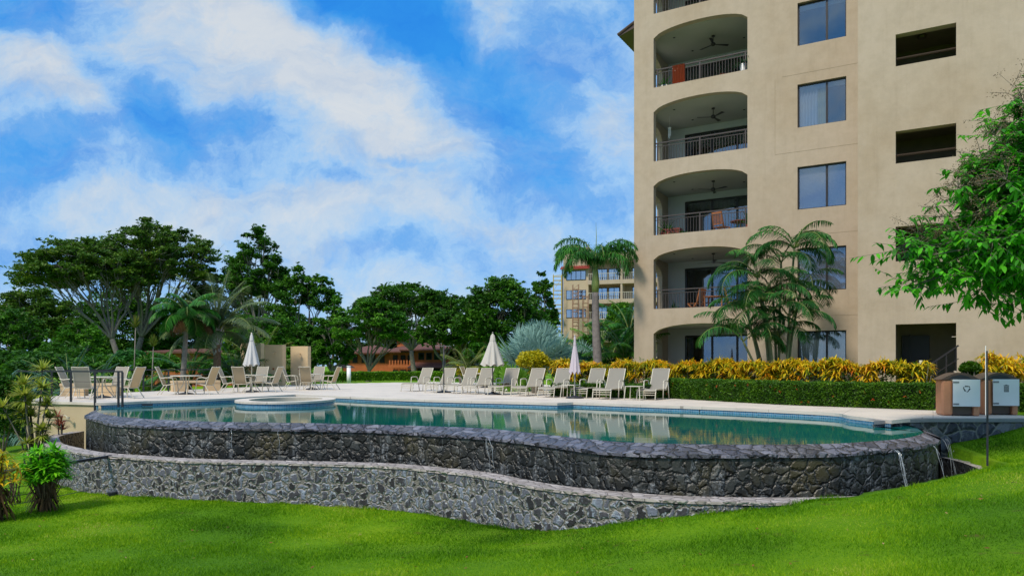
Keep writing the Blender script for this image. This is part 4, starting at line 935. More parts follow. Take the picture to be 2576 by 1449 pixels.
# benches
for pa, Ya, pb_, Yb, lab in [(149, 26.6, 300, 26.9, 'long beige masonry bench behind the leftmost table'), (434, 31.2, 555, 32.4, 'beige masonry bench behind the second table from the left')]:
    xa, ya = XY(pa, Ya); xb, yb = XY(pb_, Yb); L_ = math.hypot(xb-xa, yb-ya); t = thing('garden_bench', lab, 'bench', (xa, ya, 0), math.atan2(yb-ya, xb-xa), 'masonry benches along the terrace rail')
    m = MB(); m.box(0, L_, 0, .45, .36, .46); m.build('seat', M['shower'], t, bevel=.012)
    for a in (.02, L_-.62 if L_ < 2 else L_-.82): m = MB(); m.box(a, a+(.62 if L_ < 2 else .8), .02, .43, 0, .358); m.build('support', M['shower'], t)
# bollard
x, y = XY(877.5, 47); t = thing('bollard', 'short grey white bollard light on the lawn edge behind the terrace', 'bollard', (x, y, -.03))
m = MB(); m.lathe([(0, 0), (.13, 0), (.13, 1.0), (0, 1.0)], 18); m.build('post', M['white'], t, True)
m = MB(); m.lathe([(0, 1.003), (.10, 1.003), (.10, 1.06), (.14, 1.07), (.14, 1.12), (0, 1.13)], 18); m.build('cap', M['white'], t)
# ---------------------------------------------------------------- railings
def rail(pts, posts, ztop, zfoot, label, wires=3, name='cable_railing', pz=None, group=None, topw=(.05, .045)):
    x0, y0 = pts[0]; t = thing(name, label, 'railing', (x0, y0, 0), 0, group)
    loc = [(x-x0, y-y0) for x, y in pts]
    zt = ztop if hasattr(ztop, '__len__') else [ztop]*len(pts)
    m = MB()
    for i in range(len(pts)-1): m.bar((*loc[i], zt[i]), (*loc[i+1], zt[i+1]), *topw)
    m.build('top_rail', M['black'], t)
    for j, (x, y, zb, zz) in enumerate(posts):
        m = MB(); m.box(x-x0-.022, x-x0+.022, y-y0-.03, y-y0+.03, zb, zz-.02); m.build('post', M['black'], t)
    m = MB()
    for w in range(wires):
        q = (w+1)/(wires+1)
        for i in range(len(pts)-1): m.tube([(*loc[i], zt[i]-(zt[i]-zfoot[i])*q), (*loc[i+1], zt[i+1]-(zt[i+1]-zfoot[i+1])*q)], .006, 5)
    m.build('cable', M['black'], t)
A0, A1, A2 = (-15.38, 23.02), (-13.45, 22.22), (-12.5, 21.9)
p1 = XY(178.5, 22.5); p2 = XY(239, 21.9); p3 = XY(298, 21.75); p4 = XY(308, 21.75)
rail([(-15.45, 22.98), p1, p2, p3, p4], [(*p1, -.28, .93), (*p2, -.38, .93), (*p3, -.12, .93), (*p4, -.12, .93)], .93, [0]*5, 'black cable railing at the front left corner of the terrace', wires=2)
bk = [XY(130, 27.6), XY(361, 31.3), XY(424, 31.6), XY(545, 34.5)]
rail([(-16.4, 25.5)]+bk, [(*q, 0, .93) for q in bk], .93, [0]*5, 'black cable railing along the back of the terrace behind the benches', wires=3)
f1 = P(278, 1242, -1.65); f2 = P(101, 1283, -1.66); f3 = (-9.55, 12.9); f4 = (-9.9, 11.0)
rail([f1, f2, f3, f4], [(*f1, -1.66, -.84), (*f2, -1.68, -.84), (*f4, -1.7, -.84)], -.84, [-1.62]*4, 'dark grey cable railing crossing the lawn in front of the basin wall', wires=4, topw=(.07, .055))
x, y = P(287, 1243.5, -1.65); t = thing('garden_spotlight', 'small round black garden light at the foot of the lawn railing post', 'garden light', (x+.03, y-.12, -1.68))
m = MB(); m.lathe([(0, 0), (.09, 0), (.10, .10), (.08, .12), (0, .11)], 16); m.build('housing', M['black'], t)
m = MB(); m.lathe([(0, .112), (.07, .118), (0, .122)], 16); m.build('lens', M['grey'], t)
# ---------------------------------------------------------------- bins
def recycle_mb():
    m = MB()
    for k in range(3):
        a = math.pi/2+k*2*math.pi/3; c, s = math.cos(a), math.sin(a)
        def q(x, y): return (c*x-s*y, 0, s*x+c*y)
        P_ = [(.062, -.030), (.062, .018), (.040, .018), (.040, -.030)]
        m.add([q(*p) for p in P_], [(0, 1, 2, 3)])
        m.add([q(.036, -.045), q(.015, -.058), q(.045, -.064), q(.062, -.034), q(.040, -.034)], [(0, 1, 2, 3, 4)])
        m.add([q(.030, .016), q(.072, .016), q(.051, .044)], [(0, 1, 2)])
    return m
def can_mb():
    m = MB()
    def r(x0, x1, z0, z1): m.add([(x0, 0, z0), (x1, 0, z0), (x1, 0, z1), (x0, 0, z1)], [(0, 1, 2, 3)])
    r(-.055, .055, .055, .068); r(-.02, .02, .072, .082)
    for k in range(5): x = -.042+k*.021; r(x-.006, x+.006, -.075, .048)
    r(-.048, .048, -.082, -.075); return m
def bin_(x, y, rot, label, sym):
    t = thing('litter_bin', label, 'litter bin', (x, y, 0), rot, 'twin terracotta bins on the wall')
    m = MB(); m.box(-.32, -.10, -.02, .55, 0, .80); m.build('side_shell', M['terra'], t, bevel=.05)
    m = MB(); m.box(.30, .42, .0, .62, 0, .80); m.build('side_shell', M['terra'], t, bevel=.03)
    m = MB(); m.box(-.10, .30, .10, .62, .02, .70); m.build('body', M['lid'], t)
    m = MB(); ar = [(-.42+.84*i/16, .80+.15*math.sin(math.pi*i/16)) for i in range(17)]; ar = [(q[0]*.9+.04, q[1]) for q in ar]
    m.prism(ar+[(.42, .795), (-.42, .795)], 'y', -.04, .66); m.build('lid', M['lid'], t, bevel=.01)
    m = MB(); m.prism([(-.20, .805), (-.12, .87), (.04, .905), (.18, .87), (.27, .805)], 'y', -.045, -.02); m.build('mouth', M['black'], t)
    d = MB(); d.box(-.115, .41, -.075, -.045, .21, .80); door = d.build('door', M['white'], t, bevel=.006)
    for z in (.26, .74):
        m = MB(); m.box(-.115, .0, -.084, -.076, z-.018, z+.018); m.build('hinge', M['grey'], door)
    s = sym(); o = s.build('symbol', M['black'], door); o.location = (.15, -.0772, .60)
    return t
bx, by = XY(2410, 16.2); bin_(bx, by, R(-17), 'terracotta bin with a bluish white door showing the recycling arrows', recycle_mb)
bx, by = XY(2509, 16.5); b2 = bin_(bx, by, R(-12), 'terracotta bin with a grey white door showing a trash can symbol', can_mb)
# sign post
sx, sy = XY(2484, 12.9); zg = hz(sx, sy); t = thing('sign_post', 'narrow sign seen edge on atop a dark grey metal post on the lawn', 'sign', (sx, sy, zg-.02), R(-33.5))
m = MB(); m.box(-.016, .016, -.02, .02, 0, Z(945, 12.9)-zg); m.build('post', M['black'], t)
m = MB(); m.box(-.030, -.020, -.16, .10, Z(1040, 12.9)-zg, Z(867, 12.9)-zg); m.build('panel', M['white'], t)
m = MB(); m.box(-.0195, .006, -.15, .09, Z(1040, 12.9)-zg, Z(880, 12.9)-zg); m.build('backing_board', M['black'], t)
# ================================================================ vegetation
def diamonds(c, s, flat=.5):
    """leaf-sized diamonds at centres c, random tilt"""
    n = len(c); s = np.broadcast_to(s, n)[:, None]
    nr = rng.normal(0, 1, (n, 3)); nr[:, 2] = np.abs(nr[:, 2])+flat; nr /= np.linalg.norm(nr, axis=1)[:, None]
    t = np.cross(nr, rng.normal(0, 1, (n, 3))); t /= np.linalg.norm(t, axis=1)[:, None]; b = np.cross(nr, t)
    return np.stack([c-t*s, c-b*s*.42+nr*s*.1, c+t*s, c+b*s*.42+nr*s*.1], 1)
def blob(n, r, shell=.55):
    v = rng.normal(0, 1, (n, 3)); v /= np.linalg.norm(v, axis=1)[:, None]
    return v*(shell+(1-shell)*rng.random(n))[:, None]*np.asarray(r)
def tree(label, cat, px, hw, yt, yb, d, bpx, leaf, K=46, n=9000, ls=.2, bark='barkpale', style='umbrella', depth=.8, trunk_r=.35, lean=None, name='tree', nl=5, group='trees beyond the terrace', fork=.42):
    K = int(K*(2.6 if style == 'umbrella' else 2.2)); n = int(n*1.6); ls *= .9; nl += 3; trunk_r *= .85
    cx, cy = XY(px, d); rx = hw*d/F; zt, zb = Z(yt, d), Z(yb, d); bx, _ = XY(bpx, d); zg = hz(bx, cy)
    t = thing(name, label, cat, (bx, cy, zg-.1), 0, group)
    C0 = np.array([cx-bx, 0, zb+(zt-zb)*.30-zg]); R_ = np.array([rx, rx*depth, (zt-zb)*.70])
    cl = []; guard = 0
    while len(cl) < K and guard < 4000:
        guard += 1
        v = rng.normal(0, 1, 3); v /= np.linalg.norm(v)
        if style == 'umbrella':
            if v[2] < -.12 + (.0 if abs(v[0]) < .8 else -.15): continue
            q = rng.uniform(.82, 1.0) if rng.random() < .6 else rng.uniform(.40, .85)
        else:
            if v[2] < -.75: continue
            q = rng.uniform(.35, 1.0)**.55
        r = rng.uniform(.07, .15)*rx*(1.0 if style == 'umbrella' else 1.2)
        p = C0 + v*(R_-np.array([r, r, r*.45]))*q
        if v[2] < 0: p[2] = C0[2] + v[2]*q*(C0[2]+zg-zb)
        if style == 'umbrella' and len(cl) > 3 and min(np.linalg.norm((p-c_)*[1, .6, 1.3]) for c_, _ in cl) < r*.45: continue
        cl.append((p, r))
    V = []
    per = n//len(cl)
    for p, r in cl:
        fl = .42 if style == 'umbrella' else .66
        k = int(per*rng.uniform(.6, 1.4)); pts = p + blob(k, (r*1.15, r*1.15, r*fl), .35)
        nb_ = 5     # ragged outline: small outlying sprays
        for _ in range(nb_):
            q = p + blob(1, (r*1.5, r*1.5, r*fl*1.8), .9)[0]; pts = np.concatenate([pts, q+blob(max(3, k//18), (r*.32, r*.32, r*.16), .2)])
        V.append(diamonds(pts, rng.uniform(.6, 1.25, len(pts))*ls, .6))
    link('crown', fast_mesh('crown', np.concatenate(V), 4), M[leaf], t)
    m = MB(); fz = (zb-zg)*fork*1.3 if style == 'umbrella' else (zb-zg)*.55; fz = max(fz, 1.2)
    top = np.array([C0[0]*.35, 0, fz])
    m.tube([(0, 0, 0), (top[0]*.3+.1, .1, fz*.35), (top[0]*.7, -.05, fz*.75), tuple(top)], [trunk_r*1.25, trunk_r, trunk_r*.85, trunk_r*.8], 9)
    # limbs: cluster the clumps and let each limb feed its own
    P_ = np.array([p for p, _ in cl]); cen = P_[rng.choice(len(P_), nl, replace=False)]
    for _ in range(6):
        lab = np.argmin(((P_[:, None]-cen[None])**2).sum(2), 1); cen = np.array([P_[lab == j].mean(0) if (lab == j).any() else cen[j] for j in range(nl)])
    for j in range(nl):
        mem = P_[lab == j]
        if not len(mem): continue
        e = top+(cen[j]-top)*.52; e[2] -= (cen[j][2]-top[2])*.06; md = top+(e-top)*.5+np.array([0, 0, .05*(e[2]-top[2])])+rng.normal(0, .04*rx, 3)*.6
        lim = crom([top, md, e], 4); m.tube([tuple(q) for q in lim], list(np.linspace(trunk_r*.5, trunk_r*.22, len(lim))), 7)
        ns = max(1, len(mem)//4); sc_ = mem[rng.choice(len(mem), ns, replace=False)]
        for _ in range(4):
            sl_ = np.argmin(((mem[:, None]-sc_[None])**2).sum(2), 1); sc_ = np.array([mem[sl_ == g_].mean(0) if (sl_ == g_).any() else sc_[g_] for g_ in range(ns)])
        subs = []
        for g_ in range(ns):
            a0 = lim[rng.integers(len(lim)*2//3, len(lim))]; e1 = a0+(sc_[g_]-a0)*.72; e1[2] -= .02*rx; sb_ = crom([a0, a0+(e1-a0)*.5+rng.normal(0, .05*rx, 3), e1], 4); subs.append(sb_)
            m.tube([tuple(x) for x in sb_], list(np.linspace(trunk_r*.24, trunk_r*.12, len(sb_))), 6)
        for qi, q in enumerate(mem):
            sb_ = subs[sl_[qi]]; b0 = sb_[rng.integers(len(sb_)//2, len(sb_))]; mm = b0+(q-b0)*.5+rng.normal(0, .04*rx, 3)
            br = crom([b0, mm, q], 3); m.tube([tuple(x) for x in br], list(np.linspace(trunk_r*.11, trunk_r*.035, len(br))), 5)
            for _ in range(4):
                a = br[rng.integers(2, len(br))]; w = q+rng.normal(0, 1, 3)*np.array([.09, .09, .035])*rx; m.tube([tuple(a), tuple((a+w)/2+rng.normal(0, .02*rx, 3)), tuple(w)], [trunk_r*.06, trunk_r*.04, trunk_r*.02], 4)
    m.build('trunk', M[bark], t, True)
    return t
TR = 'tree'
tree('wide umbrella shaped rain tree at the far left with pale spreading limbs', TR, 215, 182, 588, 752, 88, 318, 'lf_rain', K=60, n=17000, ls=.26, trunk_r=.42, nl=6)
tree('tallest umbrella shaped rain tree with open crown, left of centre', TR, 405, 172, 540, 745, 93, 330, 'lf_rain', K=62, n=16000, ls=.26, trunk_r=.48, nl=6)
tree('tall upright tree with feathery crown right of the tallest rain tree', TR, 652, 92, 566, 760, 86, 655, 'lf_dark', K=48, n=11000, ls=.24, style='round', nl=5)
tree('dark tree sloping down to the right behind the shower walls', TR, 765, 105, 662, 900, 82, 760, 'lf_dark', K=60, n=15000, ls=.25, style='round')
tree('dense dark tree filling in behind the tall feather palms', TR, 565, 120, 640, 900, 98, 560, 'lf_dark', K=60, n=15000, ls=.27, style='round')
tree('low broad tree at the left edge of the view', TR, 85, 135, 718, 860, 76, 60, 'lf_rain', K=56, n=14000, ls=.22, style='round', depth=.6)
tree('dark dense tree standing beneath the limbs of the rain trees', TR, 300, 175, 705, 920, 104, 300, 'lf_dark', K=80, n=22000, ls=.3, style='round', depth=.5)
tree('dark undergrowth tree left of the shower walls', TR, 470, 150, 745, 930, 96, 470, 'lf_dark', K=60, n=15000, ls=.26, style='round', depth=.5)
tree('bushy tree low behind the shower walls', TR, 660, 120, 775, 935, 74, 655, 'lf_mid', K=50, n=13000, ls=.22, style='round', depth=.5)
tree('brighter green many stemmed tree before the orange house', TR, 935, 112, 742, 882, 72, 925, 'lf_mid', K=56, n=12000, ls=.2, bark='bark', nl=6, trunk_r=.3, fork=.25)
tree('dark green tree left of the many stemmed tree', TR, 838, 62, 735, 935, 76, 835, 'lf_mid', K=44, n=11000, ls=.2, style='round')
tree('flat topped dark umbrella tree in the centre distance', TR, 1025, 142, 706, 815, 98, 1040, 'lf_dark', K=58, n=12500, ls=.28, trunk_r=.4, nl=6)
tree('open branched tree with sky showing through, centre right', TR, 1110, 80, 770, 868, 92, 1120, 'lf_dark', K=44, n=8000, ls=.25, style='round', nl=5)
tree('broad dense dark tree left of the distant apartment block', TR, 1262, 132, 688, 872, 86, 1255, 'lf_dark', K=80, n=21000, ls=.25, style='round', nl=6)
tree('dark tree peak beside the yellow scaffold', TR, 1362, 52, 678, 850, 90, 1362, 'lf_dark', K=36, n=9000, ls=.25, style='round')
tree('low green tree behind the yellow feather palm', TR, 1205, 50, 850, 948, 66, 1205, 'lf_mid', K=36, n=9000, ls=.18, style='round', depth=.5)
tree('green tree low behind the silver fan palm', TR, 1365, 95, 810, 945, 62, 1360, 'lf_dark', K=40, n=10000, ls=.18, style='round', depth=.5)
tree('dark tree joining the centre umbrella tree and the broad right tree', TR, 1160, 60, 738, 830, 94, 1165, 'lf_dark', K=30, n=7000, ls=.26, style='round')
tree('far dark green tree behind the roof of the orange house', TR, 1000, 150, 800, 935, 124, 1000, 'lf_dark', K=50, n=15000, ls=.3, style='round', depth=.4)
tree('far mid green tree behind the shower walls', TR, 720, 130, 770, 945, 108, 720, 'lf_dark', K=50, n=15000, ls=.3, style='round', depth=.4)
tree('far green tree low behind the cream umbrella', TR, 1200, 110, 800, 945, 110, 1200, 'lf_dark', K=46, n=13000, ls=.3, style='round', depth=.4)
tree('dark tree at the left edge filling in below the rain tree', TR, 30, 110, 770, 930, 66, 10, 'lf_dark', K=44, n=11000, ls=.2, style='round', depth=.5)
tree('small mid green tree behind the left palm clumps', TR, 195, 90, 800, 940, 60, 190, 'lf_mid', K=40, n=10000, ls=.18, style='round', depth=.5)
# shrubs
def shrub(label, px, hw, yt, yb, d, leaf, n=3500, ls=.07, name='shrub', cat='shrub', stem='bark', depth=.8, z0=None, group=None, cover=1.0, lobes=26):
    x, y = XY(px, d); z0 = hz(x, y) if z0 is None else z0; t = thing(name, label, cat, (x, y, z0-.02), 0, group)
    rx = hw*d/F; zt = Z(yt, d)-z0; zb = max(.05, Z(yb, d)-z0)
    V = []
    K = lobes
    for _ in range(K):
        v = blob(1, (1, 1, 1), .75)[0]; v[2] = abs(v[2]) if rng.random() < .75 else v[2]
        c = np.array([v[0]*rx*.78, v[1]*rx*.78*depth, zb+(zt-zb)*(.5+.40*v[2])]); r = rng.uniform(.22, .36)
        V.append(c+blob(int(n/K), (rx*r, rx*r, (zt-zb)*r*.7), .4))
    link('foliage', fast_mesh('foliage', diamonds(np.concatenate(V), rng.uniform(.7, 1.3, sum(map(len, V)))*ls, .5), 4), M[leaf], t)
    m = MB()
    for k in range(7):
        a = rng.uniform(0, 6.28); e = (math.cos(a)*rx*.55, math.sin(a)*rx*.5, zb+(zt-zb)*.6); m.tube([(.04*math.cos(a), .04*math.sin(a), 0), (e[0]*.45, e[1]*.45, e[2]*.5), e], [.03, .02, .01], 5)
    m.build('stem', M[stem], t); return t
shrub('bright golden yellow rounded shrub right of the silver fan palm', 1342, 46, 882, 944, 29.5, 'lf_gold', n=9000, ls=.07, stem='bark', lobes=60)
shrub('small golden shrub at the foot of the yellow feather palm', 1158, 20, 917, 945, 46, 'lf_gold', n=1500, ls=.08)
shrub('small yellow shrub between the chairs left of the cream umbrella', 1203, 15, 930, 948, 40, 'lf_gold', n=1000, ls=.07)
shrub('small olive shrub right of the cream umbrella', 1280, 20, 932, 958, 36, 'lf_yel', n=1200, ls=.07)
shrub('rounded dark green clipped ball beside the entrance stair', 2441, 27, 908, 950, 18.2, 'lf_hedge', n=9000, ls=.035, lobes=50)
for i, (px, hw, yt, yb, d, lf) in enumerate([(45, 80, 880, 960, 44, 'lf_dark'), (250, 80, 895, 965, 40, 'lf_mid'), (395, 70, 890, 962, 42, 'lf_mid'), (560, 60, 900, 968, 46, 'lf_mid'), (330, 60, 880, 940, 52, 'lf_palm'), (700, 60, 905, 960, 56, 'lf_dark'), (150, 75, 860, 950, 55, 'lf_dark')]):
    shrub(['dark bush at the left edge behind the palms', 'green bush behind the back railing, left', 'bright green bush behind the thin stalked palms', 'green bush behind the long bench', 'yellow green bush behind the railing posts', 'dark bush showing between the shower walls', 'dark leafy bush between the two left palm clumps'][i], px, hw, yt, yb, d, lf, n=5000, ls=.13, group='bushes behind the terrace rail')
for i, (px, hw, yt, yb, d, lf) in enumerate([(1560, 45, 760, 900, 44, 'lf_mid'), (1480, 40, 840, 905, 40, 'lf_mid'), (1575, 30, 830, 905, 36, 'lf_palm')]):
    shrub(['tall leafy bush against the left corner of the apartment block', 'green bush behind the silver fan palm and grey palm trunk', 'leafy green bush beside the grey palm trunk'][i], px, hw, yt, yb, d, lf, n=6000, ls=.12, group='bushes left of the apartment block')
shrub('dark green bush mass behind the front left corner of the railing', 105, 100, 885, 1000, 37, 'lf_dark', n=9000, ls=.12, z0=-1.6)
# rows of bushes left of the terrace, below its level
for i, (px, hw, yt, yb, d) in enumerate([(5, 75, 935, 1100, 24), (-60, 70, 960, 1090, 20), (40, 50, 960, 1100, 27)]):
    shrub(['dark bush below the terrace level at the left edge', 'dark bush cut by the left edge of the view', 'small dark bush under the beige retaining wall'][i], px, hw, yt, yb, d, 'lf_dark', n=6000, ls=.07, group='bushes below the terrace')
# ---- palms
def frond(base, az, el, L, droop, leaf_l, n=34, W=.035, vdroop=.35, twist=0, curl=1.0, fwd=.55):
    """feather frond: returns (rachis points, leaflet bases, dirs, lengths)"""
    T = np.linspace(0, 1, 14); ca, sa = math.cos(az), math.sin(az)
    ang = el - droop*T**1.3
    dx = np.cos(ang)*L/13; dz = np.sin(ang)*L/13
    h = np.r_[0, np.cumsum(dx[:-1])]; z = np.r_[0, np.cumsum(dz[:-1])]
    pts = np.stack([base[0]+ca*h, base[1]+sa*h, base[2]+z], 1)
    tt = np.linspace(.14, .99, n); ib = [np.interp(tt, T, pts[:, k]) for k in range(3)]; bs = np.stack(ib, 1)
    an = np.interp(tt, T, ang); tan = np.stack([np.cos(an)*ca, np.cos(an)*sa, np.sin(an)], 1)
    side = np.array([-sa, ca, 0.0]); nrm = np.cross(tan, side)
    B = []; D = []; LL = []
    ll = leaf_l*np.sin(np.pi*np.clip(tt*.86+.12, 0, 1))**.6
    for s in (-1, 1):
        d = tan*fwd + side*s*1.0 - nrm*.0 + np.array([0, 0, .12]) + rng.normal(0, .07, (n, 3)); B.append(bs); D.append(d); LL.append(ll*rng.uniform(.85, 1.1, n))
    return pts, np.concatenate(B), np.concatenate(D), np.concatenate(LL)
def palm(label, x, y, zg, h, nf, L, leaf, leaf_l=.45, tr=.12, droop=(1.2, 2.0), el=(.2, 1.35), n=34, W=.04, ld=.6, trunk='palmtrunk', curve=.2, shaft=None, name='palm_tree', group=None, dead=0, az=None, spear=False, topw=None, fwd=.55, ringed=False, plume=0):
    t = thing(name, label, 'palm tree', (x, y, zg-.05), 0, group)
    hx_ = curve*h*.12
    if h > .3:
        m = MB(); k = 22; m.tube([(hx_*math.sin(q/k*1.6), 0, h*q/k) for q in range(k+1)], [tr*(1.25-.45*q/k+(.03 if ringed and q % 2 else 0)+(.25*max(0, 1-q/4))) for q in range(k+1)], 12); m.build('trunk', M[trunk], t, True)
    tp = np.array([hx_*math.sin(1.6), 0, h])
    if shaft:
        m = MB(); m.tube([tuple(tp+[0, 0, -.05]), tuple(tp+[0, 0, shaft*.3]), tuple(tp+[0, 0, shaft*.75]), tuple(tp+[0, 0, shaft])], [tr*.8, tr*1.0, tr*.75, tr*.45], 12); m.build('crownshaft', M['greenshaft'], t, True); tp = tp+[0, 0, shaft*.9]
    BB = []; DD = []; LL = []; m = MB()
    for i in range(nf):
        a = (az[i] if az is not None else i*2.399+rng.uniform(-.25, .25)); q = (i+.5)/nf; e = el[1]+(el[0]-el[1])*q+rng.uniform(-.12, .12); dr = droop[0]+(droop[1]-droop[0])*q+rng.uniform(-.15, .15)
        l_ = L*rng.uniform(.85, 1.1)*(1-.15*(q > .85))
        pts, B, D, l2 = frond(tp+rng.normal(0, .02, 3), a, e, l_, dr, leaf_l, n, fwd=fwd); D = D+rng.normal(0, plume, D.shape) if plume else D; BB.append(B); DD.append(D); LL.append(l2)
        m.tube([tuple(p) for p in pts], list(np.linspace(.028, .006, len(pts))*(L/2.2)**.5), 5)
    B = np.concatenate(BB); D = np.concatenate(DD); l_ = np.concatenate(LL)
    link('fronds', straps(B, D, l_, W, l_*ld, seg=3), M[leaf], t); m.build('frond_stems', M['greenshaft'], t, True)
    if spear: m = MB(); m.tube([tuple(tp), tuple(tp+[.04, 0, L*.5]), tuple(tp+[.02, 0, L*.72])], [.03, .015, .004], 6); m.build('spear_leaf', M['greenshaft'], t)
    if dead:
        BB = []; DD = []; LL = []; m = MB()
        for i in range(dead):
            pts, B, D, l2 = frond(tp-[0, 0, .15], i*2.1+2.6, -.1, L*.8, 1.1, leaf_l*.8, n); BB.append(B); DD.append(D); LL.append(l2); m.tube([tuple(p) for p in pts], .014, 5)
        B = np.concatenate(BB); l2 = np.concatenate(LL); link('dry_frond', straps(B, np.concatenate(DD), l2, W*.8, l2*1.1, seg=3), M['lf_rust'], t); m.build('dry_frond_stem', M['fibre'], t)
        m = MB(); m.lathe([(tr*.8, h-.9), (tr*1.5, h-.5), (tr*1.7, h-.1), (tr*1.1, h+.15)], 12, (tp[0], 0)); m.build('fibre_sheath', M['fibre'], t, True)
    return t
# tall palm with green crownshaft left of the building
Y = 31.0; x, y = XY(1509, Y); palm('tall foxtail palm with smooth grey trunk beside the apartment block corner', x, y, hz(x, y), Z(731, Y)-hz(x, y), 15, 2.75, 'lf_palm', leaf_l=.44, tr=.17, droop=(2.5, 3.2), el=(.95, 1.5), n=130, W=.032, ld=.7, az=[.1, 3.2, 2.7, -.4, .5, 3.6, -.1, 2.9, 1.5, -1.5, .9, 3.3, 2.3, -.7, -2.4], shaft=1.05, curve=-.35, spear=True, ringed=True, plume=.5)
# left pair
Y = 36.5; x, y = XY(455, Y); palm('coconut like palm with curved grey trunk and hanging dry fronds', x, y, hz(x, y), Z(788, Y)-hz(x, y), 20, 2.0, 'lf_palm', leaf_l=.55, tr=.12, droop=(1.2, 2.3), el=(-.1, 1.25), n=64, W=.048, ld=.7, curve=.5, dead=4)
Y = 38.5; x, y = XY(545, Y); palm('tall ghostly grey green feather palm with bristly dark trunk', x, y, hz(x, y), Z(835, Y)-hz(x, y), 26, 3.5, 'lf_ghost', leaf_l=.75, tr=.19, droop=(.4, 1.8), el=(.2, 1.45), n=80, W=.05, ld=.5, curve=.1, trunk='fibre')
m = MB(); 
# bristly old leaf bases round its trunk top
tb = [o for o in bpy.data.objects if o.name == 'palm_tree.002'][0]
hh_ = Z(835, Y)-hz(x, y); nb_ = 150; aa = rng.uniform(0, 6.28, nb_); zz = hh_-rng.uniform(-.1, 1.3, nb_)
link('old_leaf_bases', straps(np.stack([.1*np.cos(aa), .1*np.sin(aa), zz], 1), np.stack([np.cos(aa)*.6, np.sin(aa)*.6, np.full(nb_, 1.1)], 1), rng.uniform(.4, .9, nb_)*np.clip((zz-hh_+1.7)/1.2, .3, 1), .09, .0), mat('grey leaf bases', (.30, .30, .36), .9, .2, 6), tb)
# feather palm clusters at left
P_L = [(30, 30.0, -.6, .2, 14, 3.1, 'lf_blue', 'blue green feather palm cut by the left edge'), (-40, 27.0, -.8, .6, 14, 3.0, 'lf_blue', 'blue green feather palm arching in at the left edge, lower'), (175, 35.0, -.3, .5, 22, 3.0, 'lf_palmdk', 'bushy dark green feather palm behind the left corner rail'), (245, 38.0, -.1, .5, 18, 2.6, 'lf_palmdk', 'dark green feather palm behind the long bench'), (478, 40, -.1, .6, 18, 2.9, 'lf_palm', 'bright green low palm behind the second bench'), (375, 44, -.1, .4, 16, 2.6, 'lf_lime', 'lime green low palm behind the thin stalked palms'), (590, 40, -.05, .5, 20, 3.2, 'lf_palm', 'feather palm just left of the shower walls'), (655, 48, -.05, .8, 18, 3.6, 'lf_yel', 'yellowing feather palm behind the shower walls'), (1178, 42, -.02, .7, 12, 2.1, 'lf_yel', 'yellow green feather palm with few upright fronds beside the orange house'), (1530, 35, 0, .8, 20, 2.8, 'lf_palm', 'feather palm right of the tall grey palm trunk'), (1570, 33, 0, 1.4, 16, 2.4, 'lf_mid', 'feather palm against the building corner'), (1500, 42, 0, 1.9, 16, 2.6, 'lf_lime', 'lime green feather palm behind the tall grey palm trunk'), (1580, 39, 0, 2.9, 16, 2.4, 'lf_palm', 'taller feather palm at the building corner')]
for px, Y, zg, h, nf, L, lf, lab in P_L:
    x, y = XY(px, Y); zg = hz(x, y); up = px in (1178,)
    palm(lab, x, y, zg, h, nf, L, lf, leaf_l=.6, tr=.10, droop=(.7, 1.7) if not up else (.6, 1.5), el=(.25, 1.4) if not up else (.5, 1.35), n=60, W=.05, ld=.5, trunk='fibre', group='low feather palms around the terrace')
M['arecastem'] = mat('ringed grey green stem', (.17, .19, .09), .7, .3, 8)
M['lf_palmdk2'] = leafmat('dark arching palm leaves', [(0, G(.008, .05, .012)), (.5, G(.022, .13, .022)), (.85, G(.06, .23, .035)), (1, G(.20, .32, .03))], .3, .4, clump=.5, cscale=.6)
# areca clump by the building
Y0 = 25.4; ax_, ay_ = XY(1955, Y0); t = thing('areca_palm', 'clump of slender arching palms growing by the apartment wall', 'palm tree', (ax_, ay_, 0))
BB = []; DD = []; LL = []; m = MB(); st = MB()
arc = [(1998, 630, 11), (1905, 700, 10), (1945, 745, 9), (2012, 735, 8), (1880, 790, 8), (1965, 660, 7), (1990, 815, 8), (1900, 850, 7), (1930, 800, 8), (1870, 860, 6), (1960, 850, 6), (1920, 760, 8)]
for i, (px, py, nf) in enumerate(arc):
    yy_ = rng.uniform(-.45, .45); tx, _ = XY(px, Y0+yy_); tx -= ax_; tz = Z(py, Y0); bx0 = tx*.35+rng.uniform(-.12, .12)
    pth = crom([(bx0, yy_*.4, 0), (bx0+(tx-bx0)*.35, yy_*.7, tz*.5), (tx, yy_, tz)], 6); st.tube([tuple(q) for q in pth], list(np.linspace(.055, .035, len(pth))), 8)
    for j in range(nf):
        a = j*2.399+i+rng.uniform(-.3, .3); q = (j+.5)/nf
        if i == 0 and j < 3: a = [0.1, 3.0, .4][j]
        if abs(math.sin(a)) > .8: a += .5
        if j >= nf*.8 and i > 1: continue
        pts, B, D, l2 = frond(np.array([tx, yy_, tz]), a, 1.35-.85*q+rng.uniform(-.1, .1), rng.uniform(1.6, 2.2), 1.9+.8*q, .50, 40); BB.append(B); DD.append(D); LL.append(l2)
        m.tube([tuple(p) for p in pts], list(np.linspace(.018, .005, len(pts))), 5)
B = np.concatenate(BB); l2 = np.concatenate(LL); link('fronds', straps(B, np.concatenate(DD), l2, .034, l2*.6, seg=3), M['lf_palmdk2'], t); m.build('frond_stems', M['greenshaft'], t, True); st.build('trunk', M['arecastem'], t, True)
